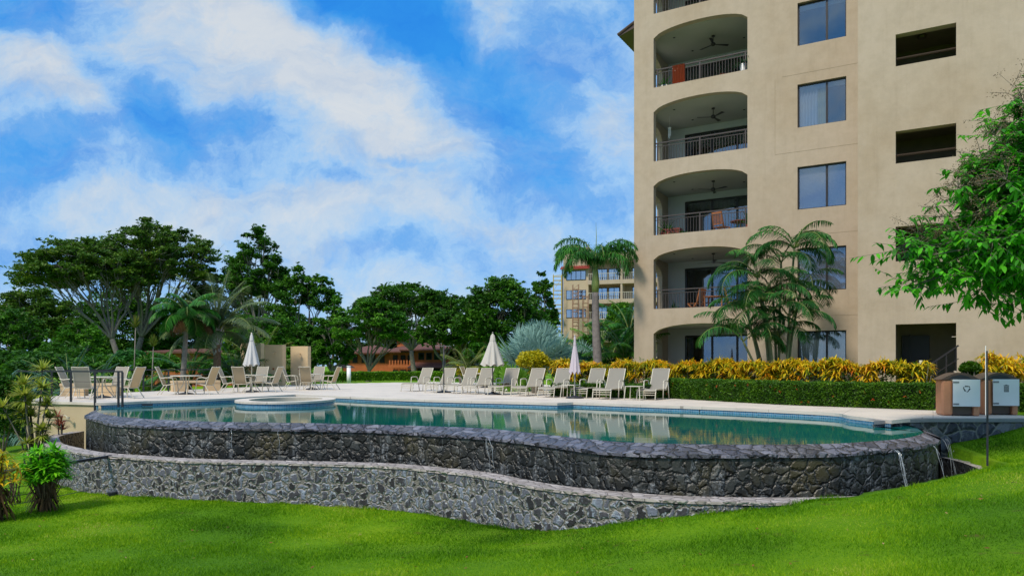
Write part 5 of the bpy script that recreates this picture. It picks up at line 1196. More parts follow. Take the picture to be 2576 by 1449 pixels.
# young fan palms on thin stalks
for px, yt, yb, Y, lab in [(341, 776, 822, 37, 'tallest thin stalked young palm with a single yellow green leaf tuft'), (386, 826, 868, 35, 'shorter thin stalked young palm with a yellow green leaf tuft')]:
    x, y = XY(px, Y); zg = hz(x, y); h = Z(yb, Y)-zg; t = thing('young_palm', lab, 'palm tree', (x, y, zg-.05), 0, 'thin stalked young palms')
    m = MB(); m.tube([(-.10, 0, 0), (-.06, 0, h*.5), (0, 0, h)], [.035, .028, .022], 8); m.build('trunk', M['barkpale'], t, True)
    n = 46; a = np.linspace(-1.25, 1.25, n); dd = np.stack([np.sin(a)*.75+rng.normal(0, .05, n), rng.normal(0, .35, n), np.cos(a)*1.1+.35], 1); hl = Z(yt, Y)-Z(yb, Y)
    link('foliage', straps([(0, 0, h-.03)]*n, dd, hl*(.95-.35*np.abs(a)), .07, hl*.12), M['lf_yel'], t)
# silver fan palm
def fan_leaf(c, az, el, pl, L, n=44, W=.095, spread=2.6):
    ca, sa = math.cos(az), math.sin(az); ax = np.array([math.cos(el)*ca, math.cos(el)*sa, math.sin(el)]); tip = c+ax*pl
    side = np.array([-sa, ca, 0]); a = np.linspace(-spread, spread, n)
    tilt = np.cross(side, ax)
    face = ax*.62+tilt*(-.62); face /= np.linalg.norm(face)
    d = face[None]*np.cos(a)[:, None]+side[None]*np.sin(a)[:, None]+tilt[None]*(.18*np.sin(a*9))[:, None]*0+rng.normal(0, .03, (n, 3))
    nr = np.cross(face, side); return tip, np.tile(tip, (n, 1)), d, L*(.72+.28*np.cos(a*.8))*rng.uniform(.92, 1.05, n), np.tile(nr, (n, 1))+side[None]*(.25*np.where(np.arange(n) % 2, 1, -1))[:, None]
def fanpalm(label, px, Y, h, nf, pl, L, leaf, el=(.05, 1.4), W=.1, name='fan_palm', azs=None, trunk_r=.25):
    x, y = XY(px, Y); zg = hz(x, y); t = thing(name, label, 'palm tree', (x, y, zg-.05)); BB = []; DD = []; LL = []; NN = []; m = MB()
    for i in range(nf):
        q = (i+.5)/nf; tip, B, D, l_, NR = fan_leaf(np.array([0, 0, h]), (azs[i] if azs else i*2.399+.4), el[1]+(el[0]-el[1])*q, pl*rng.uniform(.8, 1.15), L*rng.uniform(.85, 1.1), W=W)
        BB.append(B); DD.append(D); LL.append(l_); NN.append(NR); m.tube([(0, 0, h), tuple(tip*.55+[0, 0, h*.45+.06]), tuple(tip)], [.035, .028, .022], 6)
    B = np.concatenate(BB); l_ = np.concatenate(LL); prof = [.5, 1.0, .85, .5, .05]
    link('fan_leaves', straps(B, np.concatenate(DD), l_, W, l_*.10, 4, prof, np.concatenate(NN)), M[leaf], t); m.build('leaf_stems', M[leaf], t, True)
    m = MB(); m.tube([(0, 0, 0), (0, 0, h)], [trunk_r*1.2, trunk_r], 12); m.build('trunk', M['fibre'], t)
fanpalm('large silvery blue fan palm behind the closed umbrellas', 1352, 32.5, 1.45, 40, 1.1, 1.12, 'lf_silver', el=(-.05, 1.4), W=.12)
fanpalm('second silver green fan palm tucked behind, near the grey trunk', 1450, 36, .8, 14, 1.0, .9, 'lf_silver', el=(.1, 1.2))
fanpalm('bright lime green fan leaves left of the golden round shrub', 1290, 31.5, .35, 5, .65, .95, 'lf_lime', el=(.3, 1.0), azs=[-1.8, 2.8, -2.4, -1.0, .5], trunk_r=.08)
fanpalm('pale green fan palm half hidden left of the silver fan palm', 1265, 37, .6, 9, 1.2, .9, 'lf_lime', el=(.3, 1.3), trunk_r=.12)
# ---- strap leaved plants
def rosette(c, n, L, W, droop, spread=1.1, up=1.0): return straps([c]*n, dirs_up(n, spread, up), rng.uniform(.65, 1.05, n)*L, W, rng.uniform(.3, 1, n)*droop)
def agave(label, px, Y, L, leaf, n=26):
    x, y = XY(px, Y); t = thing('spiky_plant', label, 'plant', (x, y, hz(x, y)-.02)); link('foliage', rosette((0, 0, .03), n, L, .06, L*.25, 1.3, .9), M[leaf], t)
agave('pale striped spiky plant between two loungers below the golden shrub', 1330, 27.6, .75, 'lf_lime', 40)
agave('pale spiky plant at the rail end behind the leftmost chairs', 372, 31.0+1.6, .9, 'lf_yel', 44)
# croton bush on the lawn
def croton(label, x, y, h, rx, leaf, heads, n=16, L=.22, W=.042, name='croton_bush', dry=False, zg=None):
    zg = hz(x, y) if zg is None else zg; t = thing(name, label, 'bush', (x, y, zg-.03)); ms = []; m = MB()
    for k in range(heads):
        v = blob(1, (1, 1, 1), .45)[0]*rng.uniform(.8, 1.25); v[2] = abs(v[2])*1.35-.42
        c = np.array([v[0]*rx*.8, v[1]*rx*.8, h*.62+v[2]*h*.34]); ms.append(rosette(tuple(c), n, L, W, L*.55, 1.25, .75))
        a = rng.uniform(0, 6.28); m.tube([(.10*math.cos(a), .10*math.sin(a), 0), (c[0]*.5, c[1]*.5, c[2]*.5), tuple(c)], [.012, .010, .007], 5)
    link('foliage', merge(ms), M[leaf], t); m.build('stem', M['fibre'], t, True)
    if dry:
        nd = 170; a = rng.uniform(0, 6.28, nd); z = rng.uniform(.15, .5, nd)*h; r = rx*.45*rng.random(nd)**.5
        link('dry_leaves', straps(np.stack([r*np.cos(a), r*np.sin(a), z], 1), np.stack([np.cos(a), np.sin(a), -.9+0*a], 1), rng.uniform(.1, .26, nd), .03, .1), M['lf_rust'], t)
x, y = P(112, 1287, -1.66); croton('bright green and yellow bush with strap leaves on the lawn by the railing', x, y, 1.30, .50, 'lf_bright', 110, n=20, L=.29, W=.055, dry=True)
x, y = XY(-6, 13.0); croton('tall thin orange tipped strap leaved bush at the left edge', x, y, 1.35, .38, 'lf_croton', 22, n=14, L=.30, dry=True, name='croton_bush')
x, y = XY(38, 14.9); croton('small orange and green strap leaved plant left of the bright bush', x, y, 1.1, .25, 'lf_croton', 10, n=14, L=.3)
# dracaena with many heads
Y = 18.6; x, y = XY(82, Y); zg = hz(x, y); t = thing('dracaena', 'tall branching plant with spiky yellow green heads before the beige wall', 'plant', (x, y, zg-.03)); ms = []; m = MB()
for px, py, L_ in [(88, 928, .40), (62, 965, .42), (118, 972, .42), (36, 992, .40), (80, 990, .42), (125, 1010, .38), (58, 1010, .40), (95, 1022, .42), (30, 1020, .36), (72, 1045, .40), (110, 1050, .34), (95, 1085, .34), (120, 1075, .30), (105, 1105, .30), (82, 1110, .28), (60, 1035, .36)]:
    cxx = XY(px, Y)[0]-x; cz = Z(py, Y)-zg; cyy = rng.uniform(-.35, .35); c = (cxx, cyy, cz); ms.append(rosette(c, 80, L_*1.1, .042, L_*.35, 1.6, .85)); ms.append(rosette((c[0], c[1], c[2]-.16), 34, L_*.9, .036, L_*.5, 1.7, .2))
    b0 = (.25*cxx+.05, cyy*.3, 0); m.tube([b0, (cxx*.35+.02, cyy*.5, cz*.5), c], [.025, .020, .014], 7)
link('foliage', merge(ms), M['lf_drac'], t); m.build('stem', M['bark'], t, True)
Y = 20.6; x, y = XY(152, Y); zg = hz(x, y); t = thing('red_leaved_plant', 'small plant with reddish pink strap leaves before the beige wall', 'plant', (x, y, zg-.02)); m = MB(); ms = []
for px, py in [(148, 1048), (158, 1062), (143, 1070), (155, 1080)]:
    c = (XY(px, Y)[0]-x, rng.uniform(-.1, .1), Z(py, Y)-zg); ms.append(rosette(c, 34, .36, .035, .12, 1.2, .95)); m.tube([(0, 0, 0), (c[0]*.5, c[1]*.5, c[2]*.5), c], .014, 6)
link('foliage', merge(ms), M['lf_red'], t); m.build('stem', M['barkpale'], t)
# ---- hedges
hp = crom([XY(1392, 29.7), XY(1540, 28.2), XY(1700, 26.6), XY(1860, 24.4), XY(2000, 22.6), XY(2180, 21.1), XY(2330, 20.0)], 10)
hp = resample(hp, 300); tg = np.gradient(hp, axis=0); tg /= np.linalg.norm(tg, axis=1)[:, None]; nm = np.stack([-tg[:, 1], tg[:, 0]], 1)*-1.0
t = thing('croton_hedge', 'long tall hedge of yellow and orange crotons below the apartment block', 'hedge', (0, 0, 0)); ms = []
K = 1250; idx = rng.integers(0, 300, K)
for i in idx:
    s = rng.uniform(-.55, .55); q = rng.random(); top = 1.27+.09*math.sin(i*.21)+.06*math.sin(i*.083+1)
    z = top-.12-.55*q**1.3 if abs(s) > .3 else top-.1-.1*q
    c = (hp[i, 0]+nm[i, 0]*s, hp[i, 1]+nm[i, 1]*s, z); ms.append(rosette(c, 16, .34, .042, .30, 1.25, .8))
link('foliage', merge(ms), M['lf_croton'], t)
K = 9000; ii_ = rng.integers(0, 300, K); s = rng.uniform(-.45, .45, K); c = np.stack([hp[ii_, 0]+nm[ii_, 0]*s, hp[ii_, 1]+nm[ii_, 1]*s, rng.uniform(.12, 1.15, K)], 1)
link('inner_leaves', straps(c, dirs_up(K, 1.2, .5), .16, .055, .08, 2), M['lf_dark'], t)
m = MB()
for k in range(170):
    i = rng.integers(0, 300); s = rng.uniform(-.3, .3); b0 = (hp[i, 0]+nm[i, 0]*s, hp[i, 1]+nm[i, 1]*s, 0); e = (b0[0]+rng.normal(0, .15), b0[1]+rng.normal(0, .15), rng.uniform(.7, 1.1)); m.tube([b0, e], [.014, .008], 5)
m.build('stem', M['barkpale'], t)
t = thing('croton_hedge', 'yellow and orange croton hedge behind the bins at the right edge', 'hedge', (0, 0, 0)); ms = []
for k in range(260):
    px = rng.uniform(2465, 2700); x, y = XY(px, rng.uniform(18.6, 20)); ms.append(rosette((x, y, rng.uniform(.9, 1.42)-.5*rng.random()**2), 14, .32, .045, .25, 1.2, .8))
link('foliage', merge(ms), M['lf_croton'], t)
m = MB()
for k in range(30): x, y = XY(rng.uniform(2480, 2690), 19.3); m.tube([(x, y, 0), (x+rng.normal(0, .1), y, 1.0)], .012, 5)
m.build('stem', M['barkpale'], t)
def boxhedge(label, path, h, w, n, ls, leaf, flowers=0, name='clipped_hedge', z0=0):
    t = thing(name, label, 'hedge', (0, 0, 0)); p = resample(crom(path, 6), 200); tg = np.gradient(p, axis=0); tg /= np.linalg.norm(tg, axis=1)[:, None]; nm = np.stack([-tg[:, 1], tg[:, 0]], 1)
    i = rng.integers(0, 200, n); f = rng.random(n); fr_ = rng.random(n); face = rng.random(n)
    s = np.where(face < .42, -1, np.where(face < .6, 1, rng.uniform(-1, 1, n))); z = np.where(face < .6, rng.random(n), 1.0)
    wob = 1+.05*np.sin(i*.5)+.04*np.sin(i*1.3+z*5); jit = rng.normal(0, .018, n)
    x = p[i, 0]+nm[i, 0]*s*w/2*wob+tg[i, 0]*rng.normal(0, .05, n); y = p[i, 1]+nm[i, 1]*s*w/2*wob+tg[i, 1]*rng.normal(0, .05, n); zz = z0+z*h*(1+.03*np.sin(i*.37)+.02*np.sin(i*1.9))+jit
    link('foliage', fast_mesh('foliage', diamonds(np.stack([x, y, zz], 1), rng.uniform(.7, 1.3, n)*ls, .3), 4), M[leaf], t)
    L1 = p+nm*w*.46; L2 = p-nm*w*.46; m = MB(); k = len(p)
    m.v = [(a, b, z0+.02) for a, b in L1]+[(a, b, z0+h*.96) for a, b in L1]+[(a, b, z0+h*.96) for a, b in L2]+[(a, b, z0+.02) for a, b in L2]
    for j in range(3): m.f += [(j*k+q, j*k+q+1, (j+1)*k+q+1, (j+1)*k+q) for q in range(k-1)]
    m.f += [(0, k, 2*k, 3*k), (k-1, 2*k-1, 3*k-1, 4*k-1)]
    m.build('hedge_core', M['hedgecore'], t)  # solid dark core box added inside the hedge, behind its leaf shell
    if flowers:
        c = []
        for _ in range(flowers):
            q = rng.integers(0, 200); zc = z0+rng.uniform(.15, .95)*h; c.append(np.array([p[q, 0]-nm[q, 0]*w*.52*sgn, p[q, 1]-nm[q, 1]*w*.52*sgn, zc])+blob(14, (.045, .045, .04), .2))
        link('blossoms', fast_mesh('blossoms', diamonds(np.concatenate(c), .022, .2), 4), M['petal'], t)
    return t
M['hedgecore'] = mat('dark hedge core', (.014, .03, .006), .95, .5, 14)
sgn = 1
ph = [XY(1640, 26.0), XY(1700, 25.2), XY(1860, 22.6), XY(2000, 20.9), XY(2180, 19.6), XY(2358, 18.45)]
boxhedge('low clipped dark green hedge with a few orange blossoms along the terrace edge', ph, .62, .8, 60000, .030, 'lf_hedge', 26)
boxhedge('low clipped hedge piece right of the bins with orange blossoms', [XY(2560, 18.2), XY(2640, 17.9), XY(2760, 17.5)], .62, .8, 9000, .030, 'lf_hedge', 10)
boxhedge('short clipped hedge behind the sun loungers left of the long hedge', [XY(1395, 27.0), XY(1500, 26.2), XY(1636, 24.7)], .45, .6, 16000, .032, 'lf_hedge')
boxhedge('far low bright green hedge beyond the terrace lawn', [XY(1040*.72+20, 52), XY(900, 55), XY(1040, 56), XY(1140, 55), XY(1260, 52)], .62, 1.0, 26000, .07, 'lf_hedgefar')
boxhedge('far low hedge seen between the shower walls', [XY(600, 50), XY(690, 51), XY(772, 52)], .6, 1.0, 12000, .07, 'lf_hedgefar')
# ---- near tree at the right with broad drooping leaves
Tx, Ty = 12.3, 13.4; zg = hz(Tx, Ty); t = thing('broadleaf_tree', 'near tree with big drooping green leaves and brown seed clusters, right edge', 'tree', (Tx, Ty, zg-.1))
m = MB(); m.tube([(0, 0, 0), (-.15, 0, 1.2), (-.2, .05, 2.4), (-.5, 0, 3.4)], [.24, .2, .17, .14], 12)
tips = []
outl = [(2250, 632, 0), (2262, 735, 0), (2300, 600, .3), (2330, 650, -.3), (2370, 560, .4), (2400, 480, 0), (2380, 700, -.4), (2420, 760, .2), (2440, 640, -.5), (2460, 420, .3), (2470, 540, -.4), (2490, 350, 0), (2500, 720, .4), (2520, 460, -.6), (2530, 610, -.3), (2550, 310, .2), (2560, 520, .6), (2560, 690, -.6), (2570, 400, -.3), (2540, 770, 0), (2600, 600, -.8), (2620, 450, -.5), (2620, 700, .3), (2640, 330, 0), (2660, 550, .5), (2700, 400, -.4), (2700, 650, -.6), (2760, 480, 0), (2780, 600, .6), (2740, 300, .2), (2350, 610, .1), (2450, 700, .1), (2430, 560, .5), (2510, 640, .7), (2590, 760, .3), (2480, 620, -.7), (2410, 600, -.2), (2570, 590, -.5), (2540, 550, .1), (2350, 690, .3), (2470, 480, .1), (2500, 410, -.3), (2400, 525, .2), (2440, 470, -.2), (2480, 430, .3), (2520, 390, -.2), (2560, 350, .3), (2450, 560, .2), (2500, 500, -.3), (2550, 450, .3), (2520, 330, .1), (2575, 300, -.2), (2425, 445, .1), (2585, 420, .2), (2480, 540, .4), (2540, 500, 0), (2390, 600, .1), (2500, 580, .2), (2560, 260, .1), (2290, 625, .2), (2310, 720, -.1)]
hubs = [(-2.2, 0, 3.2), (-1.6, .3, 4.2), (-.6, -.2, 5.0), (-1.4, -.4, 3.4), (.4, .3, 4.4)]
for h_ in hubs: m.tube([(-.4, 0, 3.1), ((h_[0]-.4)/2, h_[1]/2, (h_[2]+3.0)/2+.1), h_], [.11, .08, .05], 8)
B = []; D = []; L_ = []; SB = []
for px, py, dy in outl:
    py -= 22; px += 12
    x, y = XY(px, Ty+dy*1.2); c = np.array([x-Tx, y-Ty, Z(py, Ty+dy*1.2)-zg]); h_ = min(hubs, key=lambda q: np.linalg.norm(np.array(q)-c)); h_ = np.array(h_)
    mid = (h_+c)/2+[0, 0, .18]; br = crom([h_, mid, c], 5); m.tube([tuple(q) for q in br], list(np.linspace(.026, .008, len(br))), 6)
    for k in range(34 if px < 2420 else 50):      # twigs each carrying a spray of drooping leaves
        q = br[rng.integers(3, len(br))]+rng.normal(0, .05, 3); e = q+rng.normal(0, 1, 3)*[.30, .36, .22]; m.tube([tuple(q), tuple(e)], [.005, .003], 4)
        nl_ = rng.integers(7, 12); az0 = rng.uniform(0, 6.28)
        for j in range(nl_):
            a = az0+rng.normal(0, .9); f = j/nl_; B.append(q+(e-q)*(.35+.65*f)); dv = (e-q)/np.linalg.norm(e-q)*.6+np.array([math.cos(a+(j % 2)*3.1), math.sin(a+(j % 2)*3.1), -.15-.5*rng.random()])*.8; D.append(dv); L_.append(rng.uniform(.085, .20))
    if (py < 560 and px < 2640) or rng.random() < .25: SB.append(c)
B = np.array(B); L_ = np.array(L_); m.build('trunk', M['bark'], t, True)
link('crown', straps(B, D, L_, L_*.42, L_*.35, 4, [.25, .9, 1.0, .7, .05]), M['lf_near'], t)
V = []; m = MB()
for c in SB:
    for k in range(7):
        e = c+np.array([rng.normal(-.1, .22), rng.normal(-.1, .25), rng.uniform(-.1, .42)]); m.tube([tuple(c), tuple((c+e)/2+[0, 0, .06]), tuple(e)], [.006, .005, .003], 4)
        T = rng.random((46, 1)); V.append(c+(e-c)*(.35+.65*T)+rng.normal(0, .045, (46, 3)))
for px, py in [(2330, 500), (2365, 470), (2490, 300), (2560, 180), (2570, 240), (2550, 200)]:
    x, y = XY(px, Ty); c = np.array([x-Tx, 0, Z(py, Ty)-zg])
    for k in range(3):
        e = c+rng.normal(0, .13, 3); m.tube([(tuple(c+np.array([.25, 0, -.25])) if k == 0 else tuple(c)), tuple(e)], [.005, .003], 4); V.append(e+rng.normal(0, .05, (22, 3)))
V = np.concatenate(V); link('seed_clusters', fast_mesh('seed_clusters', diamonds(V, rng.uniform(.012, .022, len(V)), .1), 4), M['lf_seed'], t); m.build('seed_stalks', M['bark'], t)
# ================================================================ distant buildings
D2 = 118.0; gx_, gy_ = XY(1417, D2); zg = -.8
b2 = thing('apartment_building', 'distant beige apartment block with balconies behind the tall palm', 'building', (gx_, gy_, zg), R(-18))
z_ = lambda py: Z(py, D2)-zg
top = z_(625); mw = 4.1
m = MB(); m.box(0, mw, 0, 10, 0, top); m.build('front_wing', M['stucco2'], b2)
lv = [z_(707.5), z_(755), z_(802.5), z_(850), z_(897)]
m = MB(); 
for i, z in enumerate(lv+[0]): m.box(mw+.003, 16, -.6 if i != 0 else -.6, 2.4, z-.75, z-.1); 
m.box(mw+.003, 16, 2.4, 10, 0, z_(640)); m.box(mw+5.2, mw+5.5, -.55, 2.4, 0, z_(672)); m.box(mw+.003, 16, -.5, 2.39, z_(660), z_(642))
m.build('balcony_wing', M['stucco'], b2)
m = MB(); m.add([(mw+5, -1.2, z_(668)), (16.2, -1.2, z_(668)), (16.2, .3, z_(658)), (mw+5, .3, z_(658)), (mw+5, -1.2, z_(670)), (16.2, -1.2, z_(670)), (16.2, .3, z_(661)), (mw+5, .3, z_(661))], [(0,1,2,3),(7,6,5,4),(0,4,5,1),(1,5,6,2),(2,6,7,3),(3,7,4,0)])
m.build('tiled_eave', M['roof'], b2)
m = MB(); m.add([(-.3, -.9, z_(678)), (mw+.3, -.9, z_(678)), (mw+.3, 0, z_(671)), (-.3, 0, z_(671)), (-.3, -.9, z_(680)), (mw+.3, -.9, z_(680)), (mw+.3, 0, z_(675)), (-.3, 0, z_(675))], [(0,1,2,3),(7,6,5,4),(0,4,5,1),(1,5,6,2),(2,6,7,3),(3,7,4,0)])
for k in range(18): m.tube([(-.2+k*.26, -.92, z_(677.5)), (-.2+k*.26, 0, z_(670.5))], .07, 6)
m.build('red_awning', M['roofred'], b2)
blueglass = glassmat('distant window glass', (.55, .62, .70), .7)
for i, (a, b_) in enumerate([(683, 706), (731, 754), (778.5, 800)]):
    fr = MB(); fr.box(.5, 3.7, -.06, -.02, z_(b_), z_(a)); w = fr.build('window', M['bronze'], b2)
    p = MB()
    for k in range(4): p.box(.58+k*.79, .58+k*.79+.68, -.09, -.065, z_(b_)+.08, z_(a)-.08)
    p.build('pane', blueglass, w)
    if i != 9: q = MB(); q.box(.62, 3.6, -.1, -.095, z_(b_)+.05, z_(b_)+.06); 
for i, z in enumerate(lv[:4]):
    for u0, u1 in ((mw+.9, mw+2.6), (mw+2.8, mw+4.6), (mw+6.6, mw+8.6), (mw+8.8, mw+10.8)):
        fr = MB(); fr.box(u0, u1, 2.33, 2.37, z-.05, z+2.0); w = fr.build('window', M['bronze'], b2)
        p = MB(); p.box(u0+.1, (u0+u1)/2-.05, 2.28, 2.32, z, z+1.9); p.box((u0+u1)/2+.05, u1-.1, 2.28, 2.32, z, z+1.9); p.build('pane', blueglass, w)
    m = MB(); m.bar((mw+.1, -.5, z+.95), (15.9, -.5, z+.95), .07, .06); k = 0
    while mw+.1+k*.3 < 15.9: m.bar((mw+.1+k*.3, -.5, z-.1), (mw+.1+k*.3, -.5, z+.95), .05, .05); k += 1
    m.build('railing', M['frame'], b2)
m = MB(); m.tube([(-.12, -.12, 0), (-.12, -.12, top-3)], .1, 8); m.build('downpipe', M['lid'], b2)
def scaffold(px, w, yt, mt, label, D_):
    x, y = XY(px, D_); t = thing('scaffold', label, 'scaffold', (x, y, -.8), 0, 'scaffolds at the distant apartment block'); h = Z(yt, D_)+.8; m = MB()
    for sx in (-w/2, w/2):
        for sy in (0, 1.2): m = MB(); m.tube([(sx, sy, 0), (sx, sy, h)], .05, 6); m.build('upright', M[mt], t)
    z = .4; k = 0
    while z < h:
        m = MB()
        for sy in (0, 1.2): m.tube([(-w/2, sy, z), (w/2, sy, z)], .045, 6)
        m.tube([(-w/2, 0, z), (-w/2, 1.2, z)], .04, 5); m.build('crossbar', M[mt], t)
        if k % 3 == 0: m = MB(); m.tube([(-w/2, 0, z), (w/2, 0, min(h, z+1.9))], .03, 5); m.build('brace', M[mt], t)
        z += .62 if k % 3 else 1.0; k += 1
    m = MB(); m.box(-w/2, w/2, .1, 1.1, h*.62, h*.62+.06); m.build('plank', M['wood'], t)
scaffold(1403, 1.3, 690, 'yellow', 'tall yellow scaffold tower left of the distant apartment block', 116.5)
scaffold(1449, .9, 715, 'rust', 'narrow rusty scaffold before the windows of the distant apartment block', 114.5)
scaffold(1474, .8, 742, 'rust', 'rusty scaffold at the balcony corner of the distant apartment block', 113.5)
# orange house
D3 = 108.0; ox, oy = XY(1075, D3); zg = -1.4; oh = thing('orange_house', 'two storey orange house with old red tiled hip roofs behind the trees', 'house', (ox, oy, zg), R(-6))
u_ = lambda px: (px-1075)/F*D3; z_ = lambda py: Z(py, D3)-zg
m = MB(); m.box(u_(1042), u_(1128), 0, 6, 0, z_(882)); m.box(u_(975), u_(1042)-.003, .6, 6, 0, z_(884)); m.box(u_(840), u_(975)-.003, 2.5, 9, 0, z_(888)); m.build('wall', M['orange'], oh)
def hip(x0, x1, y0, y1, z0, z1, nm_, par):
    m = MB(); i = min((y1-y0)/2, (x1-x0)/2)*.95; ym = (y0+y1)/2
    m.add([(x0, y0, z0), (x1, y0, z0), (x1, y1, z0), (x0, y1, z0), (x0+i, ym, z1), (x1-i, ym, z1), (x0, y0, z0-.2), (x1, y0, z0-.2), (x1, y1, z0-.2), (x0, y1, z0-.2)], [(0,1,5,4),(2,3,4,5),(1,2,5),(3,0,4),(6,7,1,0),(7,8,2,1),(8,9,3,2),(9,6,0,3),(9,8,7,6)])
    return m.build(nm_, M['roof'], par)
hip(u_(1008), u_(1148), -1.2, 7, z_(879), z_(857), 'roof', oh); hip(u_(960), u_(1040), -.6, 7.2, z_(883.5), z_(868), 'roof', oh); hip(u_(826), u_(985), 1.4, 10, z_(886), z_(866), 'roof', oh); hip(u_(968), u_(1012), 3.5, 7, z_(842), z_(826), 'roof', oh)
m = MB(); m.box(u_(978), u_(1002), 4.2, 6.5, z_(870), z_(843.5)); m.build('tower', M['orange'], oh)
m = MB(); m.add([(u_(1032), -2.0, z_(924)), (u_(1146), -2.0, z_(924)), (u_(1130), -.003, z_(911)), (u_(1040), -.003, z_(911)), (u_(1032), -2.0, z_(926)), (u_(1146), -2.0, z_(926)), (u_(1130), -.003, z_(914)), (u_(1040), -.003, z_(914))], [(0,1,2,3),(7,6,5,4),(0,4,5,1),(1,5,6,2),(2,6,7,3),(3,7,4,0)]); m.build('porch_roof', M['roof'], oh)
for px in (1052, 1072, 1092, 1111):
    m = MB(); m.box(u_(px), u_(px+15), -.08, -.02, z_(905), z_(887)); w = m.build('window', M['bronze'], oh); p = MB(); p.box(u_(px+1.5), u_(px+13.5), -.1, -.085, z_(903.5), z_(888.5)); p.build('pane', M['glassdark'], w)
m = MB()
for px in (845, 868, 892, 916, 940): m.box(u_(px), u_(px+13), 2.40, 2.48, z_(912), z_(893))
for px in (984, 1004, 1022): m.box(u_(px), u_(px+12), .5, .58, z_(912), z_(893)); m.box(u_(px), u_(px+12), .5, .58, z_(945), z_(930))
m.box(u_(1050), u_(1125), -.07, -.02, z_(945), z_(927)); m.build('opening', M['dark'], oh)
m = MB()
for k in range(9): m.box(u_(978+k*7.4), u_(978+k*7.4+3.6), -.4, -.2, z_(918), z_(906))
m.box(u_(975), u_(1040), -.45, -.15, z_(924), z_(918)); m.build('balustrade', M['orange'], oh)
# left orange house behind palms
ox, oy = XY(420, 80); oh2 = thing('orange_house', 'partly hidden orange house behind the palms at the left', 'house', (ox, oy, -1.2), R(8)); u_ = lambda px: (px-420)/F*80; z_ = lambda py: Z(py, 80)+1.2
m = MB(); m.box(u_(370), u_(600), 0, 6, 0, z_(884)); m.build('wall', M['orange'], oh2); hip(u_(372), u_(600), -1, 7, z_(884), z_(875), 'roof', oh2)
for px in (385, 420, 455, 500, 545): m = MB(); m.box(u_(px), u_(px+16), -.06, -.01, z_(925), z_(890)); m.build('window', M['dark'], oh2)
# thatched parasol on the far lawn
x, y = XY(1222*.72+6, 62); 
t = thing('thatched_parasol', 'brown thatched parasol on the lawn left of the orange house', 'parasol', (*XY(862, 84), -1.2))
m = MB(); m.lathe([(1.4, 2.05), (1.0, 2.3), (.5, 2.55), (.05, 2.75), (0, 2.76)], 24, pleat=12, amp=.05); m.build('thatch_roof', M['thatch'], t); m = MB(); m.tube([(0, 0, 0), (0, 0, 2.4)], .06, 8); m.build('post', M['wood'], t)
# ================================================================ sky, sun, camera
SUN_EL, SUN_AZ = 52, 215   # azimuth of the sun measured clockwise from +Y (behind the camera, to the left)
w = bpy.data.worlds.new('World'); bpy.context.scene.world = w; w.use_nodes = True; nt = w.node_tree; L = nt.links; bg = nt.nodes['Background']
sky = N(nt, 'ShaderNodeTexSky'); sky.sky_type = 'NISHITA'; sky.sun_disc = False; sky.sun_elevation = R(SUN_EL); sky.sun_rotation = R(SUN_AZ); sky.altitude = 50; sky.air_density = 1.0; sky.dust_density = .6; sky.ozone_density = 2.0
tc = N(nt, 'ShaderNodeTexCoord'); sp = N(nt, 'ShaderNodeSeparateXYZ'); L.new(tc.outputs['Generated'], sp.inputs[0])
def mth(op, a, b=None, c=None):
    q = N(nt, 'ShaderNodeMath', operation=op)
    for i, v in enumerate((a, b, c)):
        if v is None: continue
        if isinstance(v, (int, float)): q.inputs[i].default_value = v
        else: L.new(v, q.inputs[i])
    return q.outputs[0]
ay = mth('ADD', mth('ABSOLUTE', sp.outputs['Y']), .06)
cb = N(nt, 'ShaderNodeCombineXYZ'); L.new(mth('DIVIDE', sp.outputs['X'], ay), cb.inputs[0]); L.new(mth('DIVIDE', sp.outputs['Z'], ay), cb.inputs[1])
def noise(vec, scale, detail=6, rough=.6, dist=0):
    n = N(nt, 'ShaderNodeTexNoise', Scale=scale, Detail=float(detail), Roughness=rough, Distortion=float(dist)); L.new(vec, n.inputs['Vector']); return n
wn = noise(cb.outputs[0], 4.5, 6, .6); sb = N(nt, 'ShaderNodeVectorMath', operation='SUBTRACT'); sb.inputs[1].default_value = (.5, .5, .5); L.new(wn.outputs['Color'], sb.inputs[0])
sc_ = N(nt, 'ShaderNodeVectorMath', operation='SCALE'); sc_.inputs['Scale'].default_value = .17; L.new(sb.outputs[0], sc_.inputs[0])
ad = N(nt, 'ShaderNodeVectorMath', operation='ADD'); L.new(cb.outputs[0], ad.inputs[0]); L.new(sc_.outputs[0], ad.inputs[1])
mp = N(nt, 'ShaderNodeMapping'); mp.inputs['Rotation'].default_value = (0, 0, R(38)); mp.inputs['Scale'].default_value = (1.0, 2.6, 1); L.new(ad.outputs[0], mp.inputs[0])
n1 = noise(mp.outputs[0], 3.4, 10, .66, .3); n2 = noise(ad.outputs[0], 11, 10, .68)
val = mth('MULTIPLY_ADD', n1.outputs['Fac'], .95, mth('MULTIPLY_ADD', n2.outputs['Fac'], 1.0, -.33))
SK = .80
